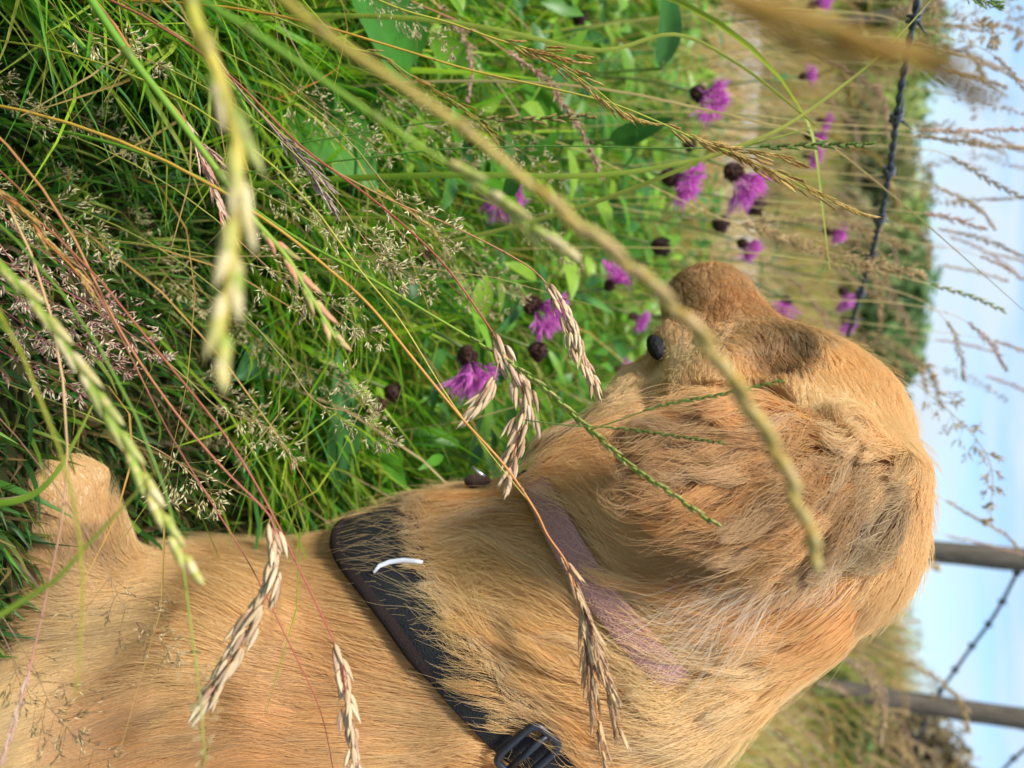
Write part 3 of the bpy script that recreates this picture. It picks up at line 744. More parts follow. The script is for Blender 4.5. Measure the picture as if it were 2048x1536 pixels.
# pale feathering behind the ear: long free strands
rootpx = [(1760 - 6.6 * i + random.uniform(-25, 25), 1080 + 1.9 * i + random.uniform(-45, 30)) for i in range(56)]
Rl, Pl = [], []
rr = random.Random(3)
for ix, iy in rootpx:
    p, n = hit(ix, iy)
    if p is None: continue
    gdir = I(ix - 95 - rr.uniform(-40, 60), iy + 110 + rr.uniform(-30, 40), .42) - I(ix, iy, .42); gdir.normalize()
    f1c, phc, ampc = rr.uniform(2, 5), rr.uniform(0, 6.28), rr.uniform(.003, .009)
    for q in range(int(6 + 22 * rr.random() ** 2)):
        r0 = p + Vector((rr.gauss(0, .0035), rr.gauss(0, .0035), rr.gauss(0, .0035)))
        ln = rr.uniform(.014, .045) if rr.random() < .8 else rr.uniform(.045, .08); d = (gdir + Vector((rr.gauss(0, .2), rr.gauss(0, .2), rr.gauss(0, .2)))).normalized(); up = hit_n(p)
        f1 = f1c + rr.gauss(0, .25); ph = phc + rr.gauss(0, .2); sidev = d.cross(up).normalized(); amp = ampc * rr.uniform(.6, 1.3)
        pts = []
        for k in range(10):
            s = k / 9; z = up * (.010 * math.sin(min(s * 1.6, 1.57)) + .002) + Vector((0, 0, -.012)) * s * s
            pts.append(r0 + d * (ln * s) + z + sidev * (amp * s * math.sin(f1 * s + ph)))
        Rl.append(r0); Pl.append(pts)
Pl = np.array([[tuple(v) for v in q] for q in Pl], np.float32)
# keep them outside the body
for k in range(10):
    f, g = fsample(Pl[:, k]); Pl[:, k] += g * np.clip(.004 + .004 * k / 9 - f, 0, .02)[:, None]
cl = np.array([lin(255, 244, 222)]) * 1.15 * rng.uniform(.72, 1.15, (len(Pl), 1))
curves_obj('ear_feathering', Pl, cl, np.full(len(Pl), .0001), .00003, dog, M_fur)

# ------------------------------------------------------------------ meadow: countless leaves and straws
GREENS = [lin(94, 148, 22), lin(122, 168, 36), lin(62, 118, 30), lin(146, 176, 40), lin(74, 126, 58), lin(150, 170, 60), lin(96, 150, 36)]
DRYS = [lin(196, 170, 112), lin(186, 146, 82), lin(168, 140, 84), lin(206, 160, 84), lin(178, 150, 112)]
def scatter(n, r, fn):
    """points on the ground kept by fn(x,y)"""
    out_ = []
    while len(out_) < n:
        x, y = fn(r); out_.append((x, y))
    return np.array(out_)
def blades(name, XY, hgt, wid, lean, palette, seed, mat=M_grass, K=6, label=None, droop=(.2, .9)):
    r = np.random.default_rng(seed); n = len(XY)
    base = np.stack([XY[:, 0], XY[:, 1], ground_z(XY[:, 0], XY[:, 1]) - .01], 1)
    az = r.uniform(0, 2 * np.pi, n); h = hgt * r.uniform(.5, 1.15, n)
    ld = np.stack([np.cos(az), np.sin(az)], 1) * r.uniform(.1, .7, n)[:, None] + np.array(lean)[None]
    dr = r.uniform(droop[0], droop[1], n)
    a = r.uniform(0, 2 * np.pi, n); sdv = np.stack([np.cos(a), np.sin(a), np.zeros(n)], 1)
    V = np.empty((n, K, 3, 3), np.float32); pos = base.copy(); ww = wid * r.uniform(.6, 1.3, n)
    up = np.ones(n)
    for k in range(K):
        s = k / (K - 1); wk = ww * (1 - s ** 2.2) * .5 + .00015
        nn = np.cross(sdv, np.stack([ld[:, 0] * s, ld[:, 1] * s, np.ones(n)], 1)); nn /= np.linalg.norm(nn, axis=1, keepdims=True)
        V[:, k, 0] = pos - sdv * wk[:, None] + nn * wk[:, None] * .35; V[:, k, 1] = pos; V[:, k, 2] = pos + sdv * wk[:, None] + nn * wk[:, None] * .35
        d = np.stack([ld[:, 0] * (.4 + 1.4 * s), ld[:, 1] * (.4 + 1.4 * s), 1 - dr * s * 1.6], 1); d /= np.linalg.norm(d, axis=1, keepdims=True)
        pos = pos + d * (h / (K - 1))[:, None]
    pal = np.array(palette); ci = r.integers(0, len(pal), n); col = pal[ci] * r.uniform(.95, 1.6, (n, 1))
    tip = np.array(lin(190, 160, 80)); cv = np.empty((n, K, 3, 3), np.float32)
    yel = (r.random(n) < .25)[:, None]
    for k in range(K):
        s = k / (K - 1); cv[:, k] = (col * (1 - yel * .6 * s ** 2) + tip * (yel * .6 * s ** 2))[:, None, :]
    b = (np.arange(n) * K * 3)[:, None]; Q = []
    for k in range(K - 1):
        o = k * 3
        Q += [b + np.array([[o, o + 1, o + 4, o + 3]]), b + np.array([[o + 1, o + 2, o + 5, o + 4]])]
    o = np_mesh(name, V.reshape(-1, 3), np.concatenate(Q), cv.reshape(-1, 3), mat); setp(o, label, 'grass', kind='stuff'); return o
def in_dog(x, y):
    if not (-.2 < x < 1.15 and .1 < y < .8): return False
    v, _ = fsample(np.array([[x, y, .02], [x, y, .07], [x, y, .13], [x, y, .2]])); return bool((v < .012).any()) or (x > .2 and y < .45) or (x > .02 and y < .30)
def near_pts(n, seed, x0, x1, y0, y1, clear=False, short=False):
    r = np.random.default_rng(seed); P = []
    while len(P) < n:
        x, y = r.uniform(x0, x1), r.uniform(y0, y1)
        if (short and float(fsample(np.array([[x, y, .03]]))[0][0]) < .006) or (short and x > -.05 and y > .10 and r.random() < .72) or (not short and in_dog(x, y)) or (clear and x > -.24 and y < .46): continue
        P.append((x, y))
    return np.array(P)
def off_track(P): return P[~((P[:, 0] < -.3) & (P[:, 1] > 2.75) & (P[:, 1] < 4.5))]
lean = (.42, -.08)
blades('grass', near_pts(14000, 1, -1.15, 1.5, .50, 1.75), .26, .0056, lean, GREENS, 11, label='green meadow grass leaves growing thickly beyond the dog and in front of its chest')
blades('grass', near_pts(6800, 2, -.75, .14, .18, .70, True), .20, .0052, (.5, .0), GREENS, 12, label='green grass leaves tangled beside the dog')
blades('grass', near_pts(7000, 3, -.45, .45, .0, .50, False, True), .060, .0036, (.3, .1), [lin(66, 112, 40), lin(84, 134, 36), lin(56, 98, 44), lin(110, 148, 50)], 13, label='short dark grass at the bottom of the tangle')
blades('dry_grass', near_pts(1300, 4, -1.0, .6, .30, 1.7), .34, .0022, (.55, -.05), DRYS + GREENS[3:6] + [lin(206, 130, 66)], 14, label='thin straw coloured and orange stems leaning through the green grass')
blades('dry_grass', off_track(near_pts(9000, 5, -2.4, 2.2, 1.4, 3.2)), .40, .0040, (.25, 0), DRYS * 2 + GREENS[:1] + [lin(226, 204, 156)] * 6, 15, label='pale dry meadow grass between the flowers and the track')
blades('dry_grass', off_track(near_pts(14000, 6, -7, 6, 2.9, 10)), .45, .007, (.15, 0), DRYS * 2 + GREENS[1:4], 16, K=4, label='tall tan and green grass on the far side of the track')
blades('grass', near_pts(16000, 7, -26, 24, 9, 42), .55, .028, (.1, 0), GREENS + DRYS[:3], 17, K=4, label='rough green pasture running up to the hedge')
blades('grass', near_pts(9000, 8, .75, 3.6, 1.7, 4.6), .30, .005, (.2, 0), GREENS + DRYS[:3], 18, label='green and tan grass on the bank under the fence')

blades('thatch', near_pts(2600, 9, -.12, .5, .05, .5, False, False) if False else np.array([q for q in np.random.default_rng(9).uniform([-.12, .05], [.5, .5], (5200, 2)) if float(fsample(np.array([[q[0], q[1], .02]]))[0][0]) > .01]), .046, .0038, (.3, .1), [lin(50, 84, 40), lin(64, 100, 44), lin(110, 92, 60), lin(90, 76, 50)], 19, K=4, label='short dark green grass and dead bits on the ground by the paw')
# small leafy herbs between the grasses
def herbs(n, seed):
    r = np.random.default_rng(seed); XY = near_pts(n, seed, -1.0, 1.0, .52, 1.7); h = r.uniform(.03, .24, n); P = np.stack([XY[:, 0], XY[:, 1], ground_z(XY[:, 0], XY[:, 1]) + h], 1)
    d = r.normal(size=(n, 3)); d[:, 2] = np.abs(d[:, 2]) * .6 - .1; d[:, 0] += .5; d /= np.linalg.norm(d, axis=1, keepdims=True)
    sd_ = np.cross(d, r.normal(size=(n, 3)) * .5 + [0, -.6, 1]); sd_ /= np.linalg.norm(sd_, axis=1, keepdims=True); nn = np.cross(sd_, d); ln = r.uniform(.025, .06, n)[:, None]; wd = ln * r.uniform(.18, .42, (n, 1))
    prof = ((0, .04), (.2, .7), (.45, 1), (.75, .62), (1, .03)); V = np.empty((n, 5, 3, 3))
    for k, (t, q) in enumerate(prof):
        c = P + d * ln * t - nn * ln * (.3 * t * t)
        V[:, k, 0] = c - sd_ * wd * q * .5 + nn * wd * q * .14; V[:, k, 1] = c; V[:, k, 2] = c + sd_ * wd * q * .5 + nn * wd * q * .14
    pal = np.array([lin(84, 140, 32), lin(112, 158, 40), lin(66, 118, 44), lin(134, 168, 48)]); col = pal[r.integers(0, 4, n)] * r.uniform(.75, 1.2, (n, 1)); b = (np.arange(n) * 15)[:, None]; Q = []
    for k in range(4):
        o = k * 3; Q += [b + np.array([[o, o + 1, o + 4, o + 3]]), b + np.array([[o + 1, o + 2, o + 5, o + 4]])]
    o = np_mesh('undergrowth', V.reshape(-1, 3), np.concatenate(Q), np.repeat(col, 15, 0), M_leaf); setp(o, 'small green herb leaves growing among the grass beyond the dog', 'undergrowth', kind='stuff')
herbs(5200, 31)
# ------------------------------------------------------------------ broad leaves in the tangle
def leaf_mesh(mb, base, d, up, ln, wd, col, fold=.18, curl=.25, n=9):
    d = Vector(d).normalized(); side = d.cross(up).normalized(); nn = side.cross(d)
    V, Fc, Cc = [], [], []
    for i in range(n):
        s = i / (n - 1); wv = wd * .5 * (math.sin(math.pi * s ** .8) ** .8 if 0 < s < 1 else .02)
        p = base + d * (ln * s) - nn * (curl * ln * s * s)
        for q in (-1, -.5, 0, .5, 1):
            V.append(p + side * (wv * q) + nn * (abs(q) * wv * fold * 2 + .03 * wd * math.sin(9 * s + q * 4)))
            Cc.append(tuple(c * (1.25 if q == 0 else 1) for c in col))
    for i in range(n - 1):
        for q in range(4):
            a = i * 5 + q; Fc.append((a, a + 1, a + 6, a + 5))
    mb.add(V, Fc, Cc)
def to_ground(p0, d0, step=.03, bend=.16):
    p = Vector(p0); d = Vector(d0).normalized(); out_ = []
    for _ in range(80):
        d = (d * (1 - bend) + Vector((0, 0, -1)) * bend).normalized(); p = p + d * step; out_.append(p.copy())
        if p.z < float(ground_z(p.x, p.y)) - .01: break
    return out_[::-1]
BROAD = [(640, 240, .60, .13, .075, 'large rounded light green leaf behind the yellow green grass spike'), (800, 75, .58, .11, .06, 'broad green leaf under the pinkish feathery grass heads'),
         (565, 690, .62, .10, .05, 'blue green pointed leaf in the tangle ahead of the dog\'s chest'),
         (690, 860, .60, .12, .028, 'long blue green leaf arching in front of the dog\'s chest'), (1270, 265, .72, .07, .022, 'dark green lance shaped leaf beside the golden brome head'),
         (1340, 60, .75, .10, .03, 'upright dark green leaf among the knapweed beyond'), (60, 1190, .50, .09, .05, 'dark green leaf low down beside the dog\'s paw'), (330, 640, .60, .08, .05, 'fresh green leaf among the purple bent grass')]
for i, (ix, iy, d, ln, wd, lab) in enumerate(BROAD):
    rr = random.Random(40 + i); tip = I(ix, iy, d); mb = MB()
    dr = Vector((rr.uniform(-.5, .8), rr.uniform(-.7, .1), rr.uniform(.1, .6))).normalized(); b = tip - dr * ln * .5
    col = [lin(76, 132, 40), lin(70, 130, 44), lin(76, 124, 74), lin(70, 116, 60), lin(58, 108, 44), lin(70, 120, 50), lin(38, 84, 50), lin(96, 156, 50)][i]
    upv = (ORG - tip).normalized() + Vector((0, 0, .7)); leaf_mesh(mb, b, dr, upv, ln, wd, col)
    g = to_ground(b, (-.2, .1, -1)); root = empty('broad_leaf_plant', g[0])
    setp(root, lab, 'leaf', 'broad leaves in the tangle'); mb.build('leaf', M_leaf, root)
    mb = MB(); pts = g + [b, b + dr * ln * .1]; mb.tube(pts, [.0018] * len(pts), lin(120, 150, 70), 6); mb.build('stem', M_leaf, root)

# ------------------------------------------------------------------ knapweed
PURP = [lin(226, 116, 204), lin(208, 92, 192), lin(236, 148, 216), lin(218, 122, 212)]
def knapweed(ix, iy, d, size, dirpx, lab, bloom=1.0, bud_only=False, group='purple knapweed flowers beyond the dog', seed=0):
    rr = random.Random(seed + int(ix * 3 + iy))
    sc = d / F; c = I(ix, iy, d)
    dirv = (I(ix + dirpx[0], iy + dirpx[1], d) - c); dirv = (dirv.normalized() + Vector((rr.uniform(-.2, .2), rr.uniform(-.55, -.1), rr.uniform(0, .3)))).normalized()
    br = max(size * sc * .215, .005) if not bud_only else size * sc * .5
    bud = c - dirv * (br * 1.3 if not bud_only else 0)
    root_pts = to_ground(bud - dirv * br, (-dirv.x * .4 - .25, rr.uniform(-.1, .2), -1), .04, .2)
    root = empty('knapweed', root_pts[0]); setp(root, lab, 'flower' if not bud_only else 'flower bud', group)
    mb = MB(); pts = root_pts + [bud - dirv * br * .6]
    mb.tube(pts, [.0016] * len(pts), lin(104, 124, 62), 6); mb.build('stem', M_stalk, root)
    for k in range(0, len(pts) - 1, 2):
        mb = MB()
        if rr.random() < .75:
            a = rr.uniform(0, 6.28); dd = Vector((math.cos(a), math.sin(a), rr.uniform(.3, .9)))
            leaf_mesh(mb, pts[k], dd, Vector((0, 0, 1)) + Vector((.01, 0, 0)), rr.uniform(.03, .07), rr.uniform(.006, .012), random.choice([lin(70, 122, 56), lin(86, 136, 60), lin(60, 106, 52)]), n=6)
        if mb.n: mb.build('leaf', M_leaf, root)
    mb = MB(); ax3 = (dirv.orthogonal().normalized(), dirv.cross(dirv.orthogonal()).normalized(), dirv)
    ellip(mb, bud, ax3, (br * .9, br * .9, br), lin(62, 36, 30), 12)
    for k in range(70):
        z = rr.uniform(-.8, .85); a = rr.uniform(0, 6.28); q = math.sqrt(1 - z * z)
        nrm = ax3[0] * (q * math.cos(a)) + ax3[1] * (q * math.sin(a)) + dirv * z
        mb.spindle(bud + nrm * br * .86, (nrm * .5 + dirv * 1.0), br * .5, br * .26, lin(46, 26, 24) if rr.random() < .8 else lin(110, 74, 50), lin(80, 50, 38), 4)
    mb.build('bud', M_bud, root)
    if not bud_only:
        mb = MB(); R = size * sc * .68; top = bud + dirv * br * .75
        for k in range(int(58 * bloom) + 8):
            a = rr.uniform(0, 6.28); spread = rr.uniform(.15, 1.25) if k > 14 else rr.uniform(0, .4)
            o = ax3[0] * math.cos(a) + ax3[1] * math.sin(a); dd = (dirv + o * spread).normalized()
            ln = R * rr.uniform(.7, 1.15); p0 = top + o * br * .4; col = random.choice(PURP); p1 = p0 + dd * ln * .55
            w0 = br * .062
            mb.spindle(p0, dd, ln * .6, w0 * 2, tuple(c * .8 for c in col), col, 4, prof=((0, .6), (.6, .7), (1, .9)))
            for q in range(4):
                d2 = (dd + Vector((rr.gauss(0, .33), rr.gauss(0, .33), rr.gauss(0, .33)))).normalized()
                mb.spindle(p1, d2, ln * .6, w0 * 2.1, col, tuple(min(1, c * 1.25 + .02) for c in col), 4, bend=Vector((0, 0, -.25)))
        mb.build('petals', M_petal, root)
KN = [(1635, 8, 1.2, 46, (30, -20), 'mauve knapweed at the very edge past the big blurred brown grass head'), (1412, 196, .80, 78, (40, 30), 'bright purple knapweed with drooping petals and a dark bud, by the pale track'),
      (1614, 150, 1.1, 34, (50, -5), 'knapweed just opening, purple tuft on a fat dark brown bud'), (1648, 242, 1.25, 30, (40, 10), 'tiny mauve knapweed where two green blades cross'),
      (1628, 275, 1.15, 42, (40, 10), 'mauve knapweed half behind the crossing of the green blades'), (1360, 362, .74, 84, (40, 25), 'vivid purple knapweed with a ragged petal fringe next to the golden seed head'),
      (1482, 362, .80, 92, (20, 25), 'widest purple knapweed, tucked behind the golden brown seed head'), (1622, 312, 1.2, 44, (30, 20), 'faint mauve knapweed behind the upright green rye spike'),
      (1005, 388, .74, 84, (20, 50), 'pale purple knapweed crossed by a long blurred grass stem'), (1494, 494, .92, 50, (30, 25), 'small purple knapweed above the dog\'s muzzle'),
      (1668, 465, 1.15, 44, (40, 10), 'soft mauve knapweed in the feathery tan grass'), (1228, 560, .78, 56, (40, -40), 'purple knapweed on a round black bud facing the dog\'s lips'),
      (1082, 622, .68, 92, (40, 40), 'big purple knapweed hanging by the cream seed head'), (1275, 638, .95, 42, (20, 20), 'purple knapweed just in front of the dog\'s black lip'),
      (942, 735, .62, 96, (20, 50), 'largest purple knapweed, drooping behind the pale oat seed head'), (1246, 737, .95, 34, (40, 0), 'small violet knapweed under the dog\'s jaw'),
      (1570, 612, .98, 52, (-10, 40), 'purple knapweed touching the top of the dog\'s muzzle'), (1692, 592, 1.2, 46, (10, 40), 'pinkish mauve knapweed over a black bud behind the dog\'s brow'),
      (1206, 826, 1.0, 20, (20, 20), 'tiny mauve knapweed under the dog\'s cheek fur'), (1692, 648, 1.3, 36, (10, 20), 'blurred pink knapweed by the barbed wire near the dog\'s forehead')]
for i, (ix, iy, d, sz, dp, lab) in enumerate(KN): knapweed(ix, iy, d, sz, dp, lab, seed=i)
KB = [(1158, 35, .85, 30, 'round dark knapweed bud alone above the golden brome head'), (1320, 492, .85, 38, 'dark spiky knapweed bud just beyond the dog\'s nose'), (845, 512, .72, 36, 'dark knapweed bud in a fuzzy bent grass clump'),
      (786, 783, .62, 36, 'purple brown knapweed bud, upper one of the close pair'), (750, 810, .60, 42, 'purple brown knapweed bud with a pinkish tip, lower one of the close pair'), (940, 300, .80, 32, 'dark bud behind the olive rye spike'),
      (1508, 412, .95, 40, 'brown bud beside the widest purple knapweed'), (1440, 448, .95, 34, 'brown bud under the feathery tan grass'), (1075, 702, .66, 40, 'withering knapweed bud with a violet tip under the green rye spike'), (1378, 290, .9, 26, 'small dark bud by the golden seed head')]
for i, (ix, iy, d, sz, lab) in enumerate(KB): knapweed(ix, iy, d, sz, (30, 20), lab, bud_only=True, group='dark knapweed buds', seed=100 + i)
# ------------------------------------------------------------------ grasses one can tell apart
def catmull(pts, m=6):
    P = [pts[0] * 2 - pts[1]] + list(pts) + [pts[-1] * 2 - pts[-2]]; out_ = []
    for i in range(1, len(P) - 2):
        for k in range(m):
            t = k / m; a, b, c, d = P[i - 1:i + 3]
            out_.append(.5 * ((2 * b) + (c - a) * t + (2 * a - 5 * b + 4 * c - d) * t * t + (3 * b - a - 3 * c + d) * t ** 3))
    out_.append(P[-2].copy()); return out_
def resample(pts, step):
    out_ = [pts[0].copy()]; acc = 0
    for a, b in zip(pts, pts[1:]):
        l = (b - a).length
        while acc + l >= step and l > 1e-9:
            t = (step - acc) / l; a = a + (b - a) * t; out_.append(a.copy()); l = (b - a).length; acc = 0
        acc += l
    return out_
def frame(pts, i):
    t = (pts[min(i + 1, len(pts) - 1)] - pts[max(i - 1, 0)]).normalized(); s = t.orthogonal().normalized(); return t, s, t.cross(s)
def mixc(a, b, t): return tuple(x * (1 - t) + y * t for x, y in zip(a, b))
def head_rye(mb, pts, cols, sc, rr, plane=None, tight=1.0):
    """two-rowed spike: flattened spikelets alternately either side"""
    R = resample(pts, .0078 * sc); side0 = plane
    for i in range(len(R)):
        t, s, b = frame(R, i)
        if side0 is None: side0 = s
        sd_ = (side0 - t * side0.dot(t)).normalized() * (1 if i % 2 else -1); taper = .55 + .45 * math.sin(math.pi * min(1, (i + 1.5) / (len(R) + 1)))
        for k in range(4):
            d = (t + sd_ * tight * (.20 + .07 * k * (1 if k % 2 else .4)) + b * rr.uniform(-.1, .1)).normalized(); c = rr.choice(cols)
            mb.spindle(R[i] + sd_ * .0006 * sc + t * (.0018 * k * sc), d, .0105 * sc * taper * rr.uniform(.9, 1.15), .0026 * sc, c, mixc(c, cols[-1], .6), 5, up=b, flat=1.25)
def head_oat(mb, pts, cols, sc, rr, wide=1.0, gap=None):
    """loose head of plump pale spikelets"""
    R = resample(pts, .0014 * sc); n = len(R)
    for i in range(n):
        t, s, b = frame(R, i); f = i / max(1, n - 1)
        if gap and gap(f): continue
        a = rr.uniform(0, 6.28); o = s * math.cos(a) + b * math.sin(a); env = (.35 + math.sin(math.pi * min(1, f * .85 + .12))) * wide
        off = o * (.0024 * sc * env * rr.uniform(.3, 1.2)); q = R[i] + off
        mb.tube([R[i] - t * .002 * sc, q], .00018 * sc, cols[0], 4, cap=False)
        d0 = (t + o * rr.uniform(.03, .32) + Vector((0, 0, -.12))).normalized()
        for k in range(2):
            d = (d0 + (s * rr.gauss(0, .13) + b * rr.gauss(0, .13))).normalized(); c = rr.choice(cols)
            mb.spindle(q, d, 0.0112 * sc * rr.uniform(.7, 1.2), .0022 * sc, mixc(c, cols[0], .3), mixc(c, lin(240, 222, 186), .35), 6, prof=((0, .3), (.2, .95), (.5, 1), (.8, .5), (1, .05)), bend=o * -.12)
def head_brome(mb, pts, cols, sc, rr, wide=1.0, branches=0):
    """narrow bunched head: flat many-scaled spikelets with short bristles"""
    paths = [pts]
    R0 = resample(pts, .004 * sc)
    for k in range(branches):
        j = int(len(R0) * rr.uniform(.05, .5)); t, s, b = frame(R0, j); a = rr.uniform(0, 6.28); o = (s * math.cos(a) + b * math.sin(a)); ln = rr.uniform(.02, .045) * sc
        paths.append([R0[j] + t * ln * q + o * ln * (.28 * q - .1 * q * q) for q in (0, .33, .66, 1)])
    for pi, pth in enumerate(paths):
        R = resample(pth, (.0045 if pi == 0 else .0055) * sc); n = len(R)
        if pi: mb.tube(pth, .00025 * sc, cols[0], 4, cap=False)
        for i in range(n):
            t, s, b = frame(R, i); f = i / max(1, n - 1); a = rr.uniform(0, 6.28); o = s * math.cos(a) + b * math.sin(a); env = (.35 + .8 * math.sin(math.pi * min(1, f * .8 + .1))) * wide
            q = R[i] + o * .0014 * sc * env; d0 = (t + o * rr.uniform(.06, .3) * wide).normalized(); bb = d0.cross(o).normalized(); base = rr.choice(cols)
            for k in range(5):
                e = 1 if k % 2 else -1; p = q + d0 * (.0017 * sc * k); d = (d0 + bb * (.17 * e)).normalized(); c = mixc(base, rr.choice(cols), .4)
                mb.spindle(p, d, .0058 * sc, .0014 * sc, c, mixc(c, cols[-1], .5), 5)
                tip = p + d * .0055 * sc; mb.spindle(tip, d, .0026 * sc, .0003 * sc, c, c, 3, prof=((0, 1), (1, .2)))
def head_feather(mb, pts, cols, sc, rr, wide=1.0):
    """soft plume: many small spikelets on short side branches"""
    R = resample(pts, .0035 * sc); n = len(R)
    for i in range(n):
        t, s, b = frame(R, i); f = i / max(1, n - 1); env = math.sin(math.pi * min(1, f * .9 + .08)) * wide + .15
        for k in range(3):
            a = rr.uniform(0, 6.28); o = s * math.cos(a) + b * math.sin(a); ln = .012 * sc * env * rr.uniform(.5, 1.3); d0 = (t + o * rr.uniform(.25, .7)).normalized()
            mb.tube([R[i], R[i] + d0 * ln], .00016 * sc, cols[0], 3, cap=False)
            for q in range(5):
                p = R[i] + d0 * (ln * (q + .6) / 5.2); d = (d0 + Vector((rr.gauss(0, .3), rr.gauss(0, .3), rr.gauss(0, .3)))).normalized(); c = rr.choice(cols)
                mb.spindle(p, d, .0036 * sc * rr.uniform(.8, 1.2), .0011 * sc, c, mixc(c, cols[-1], .5), 4, prof=((0, .3), (.4, 1), (1, .1)))
def head_bent(mb, pts, cols, sc, rr, wide=1.0, dens=1.0):
    """open cloud of tiny spikelets on hair-thin branches"""
    R = resample(pts, .011 * sc); n = len(R)
    for i in range(n):
        t, s, b = frame(R, i); f = i / max(1, n - 1); L0 = .034 * sc * (1 - f * .7) * wide
        for k in range(int(4 * dens + rr.random())):
            a = rr.uniform(0, 6.28); o = s * math.cos(a) + b * math.sin(a); ln = L0 * rr.uniform(.5, 1.2); d0 = (t * rr.uniform(.5, 1.1) + o).normalized()
            p1 = R[i] + d0 * ln * .55; mb.tube([R[i], p1], [.00016 * sc, .0001 * sc], cols[0], 3, cap=False)
            for q in range(3):
                d1 = (d0 + Vector((rr.gauss(0, .35), rr.gauss(0, .35), rr.gauss(0, .35)))).normalized(); p2 = p1 + d1 * ln * rr.uniform(.2, .5)
                mb.tube([p1, p2], .00009 * sc, cols[0], 3, cap=False)
                for z in range(2):
                    d2 = (d1 + Vector((rr.gauss(0, .4), rr.gauss(0, .4), rr.gauss(0, .4)))).normalized(); c = rr.choice(cols[1:])
                    mb.spindle(p2 - d1 * (.003 * sc * z), d2, .0042 * sc * rr.uniform(.8, 1.25), .0013 * sc, c, mixc(c, cols[-1], .5), 4, prof=((0, .3), (.35, 1), (1, .08)))
HEADS = dict(rye=head_rye, oat=head_oat, brome=head_brome, feather=head_feather, bent=head_bent)
def grass(path, split, style, cols, stemcol, r0, lab, cat='grass', group=None, sc=1.0, seed=0, ext=True, name='seeding_grass', leaf=None, **kw):
    """path: photo pixels with depth; the head starts at fraction `split`"""
    rr = random.Random(seed); P = [I(*p) for p in path]
    pts = catmull(P); n = len(pts); k0 = int(n * split)
    low = to_ground(pts[0], (pts[0] - pts[3]).normalized()) if ext else []
    low = [p for p in low]
    root = empty(name, low[0] if low else pts[0]); setp(root, lab, cat, group, 'thing')
    mb = MB(); st = low + pts; m = len(st); rad = [r0 * (1 - .62 * i / m) for i in range(m)]; rad[-1] = r0 * .1
    c2 = [mixc(stemcol[0], stemcol[1], min(1, max(0, (i - len(low)) / max(1, k0)))) for i in range(m)]
    mb.tube(st, rad, c2, 7)
    for j in (int(len(low) + k0 * .3), int(len(low) + k0 * .75)):      # swollen joints
        if 1 < j < m - 2 and style != 'none': mb.spindle(st[j] - (st[j + 1] - st[j]).normalized() * r0 * 2, (st[j + 1] - st[j]), r0 * 5, r0 * 2.5, mixc(c2[j], (.12, .08, .03), .45), None, 7, flat=1)
    mb.build('stem', M_stalk, root)
    if style != 'none':
        mb = MB(); HEADS[style](mb, pts[k0:], cols, sc, rr, **kw)
        mb.build('seed_head', M_seed, root)
    return root
YG = [lin(150, 170, 50), lin(176, 176, 70), lin(206, 190, 110), lin(226, 206, 150)]
GR = [lin(92, 132, 40), lin(110, 146, 48), lin(146, 160, 70), lin(196, 180, 110)]
OLIVE = [lin(92, 96, 36), lin(112, 110, 44), lin(138, 118, 58), lin(160, 140, 80)]
CREAM = [lin(176, 132, 98), lin(206, 172, 128), lin(216, 186, 142), lin(226, 200, 158)]
PINK = [lin(176, 120, 104), lin(196, 148, 124), lin(206, 164, 140), lin(224, 194, 164)]
GOLD = [lin(150, 118, 40), lin(186, 150, 66), lin(172, 120, 62), lin(212, 180, 104)]
RUST = [lin(120, 72, 56), lin(176, 128, 96), lin(206, 164, 116), lin(222, 190, 140)]
VIOL = [lin(120, 92, 90), lin(150, 120, 110), lin(172, 144, 128), lin(206, 184, 160)]
TAN = [lin(176, 140, 88), lin(200, 166, 112), lin(186, 148, 104), lin(222, 194, 142)]
BENT = [lin(150, 140, 80), lin(196, 184, 120), lin(176, 150, 110), lin(222, 212, 160)]
PBENT = [lin(130, 80, 80), lin(150, 90, 92), lin(186, 140, 120), lin(226, 208, 170)]
BROWNV = [lin(150, 110, 36), lin(172, 130, 44), lin(140, 96, 40), lin(196, 160, 80)]
gs, ys, rs, os_, ts, bs = (lin(96, 146, 40), lin(140, 164, 56)), (lin(150, 160, 46), lin(196, 176, 74)), (lin(150, 110, 60), lin(178, 92, 70)), (lin(190, 150, 60), lin(206, 130, 70)), (lin(186, 170, 96), lin(206, 176, 120)), (lin(140, 120, 40), lin(170, 130, 50))
def D(pts, d0, d1=None):
    d1 = d0 if d1 is None else d1; n = len(pts); return [(x, y, d0 + (d1 - d0) * i / (n - 1)) for i, (x, y) in enumerate(pts)]
G = 'tall grasses in front of the dog'
grass(D([(360, -70), (395, 50), (440, 160), (475, 290), (475, 400), (462, 540), (440, 685)], .175, .165), .30, 'rye', YG, ys, .0022, 'thick blurred yellow green rye spike hanging across the big rounded leaf', seed=1, sc=1.15, tight=.6, group=G)
grass(D([(-50, 480), (50, 580), (130, 690), (200, 800), (262, 910), (320, 1025), (380, 1140)], .25, .24), .10, 'rye', YG, gs, .0013, 'yellow green rye spike with fat spikelets whose tip reaches the dog\'s flank', seed=2, sc=1.0, tight=.4, group=G)
grass(D([(150, -50), (240, 85), (340, 215), (430, 335), (500, 430), (570, 510), (620, 590), (680, 692)], .31), .62, 'rye', GR[1:] + [lin(206, 150, 110)], gs, .0021, 'green jointed stalk with a few reddish tipped spikelets at its end', seed=3, sc=.95, group=G)
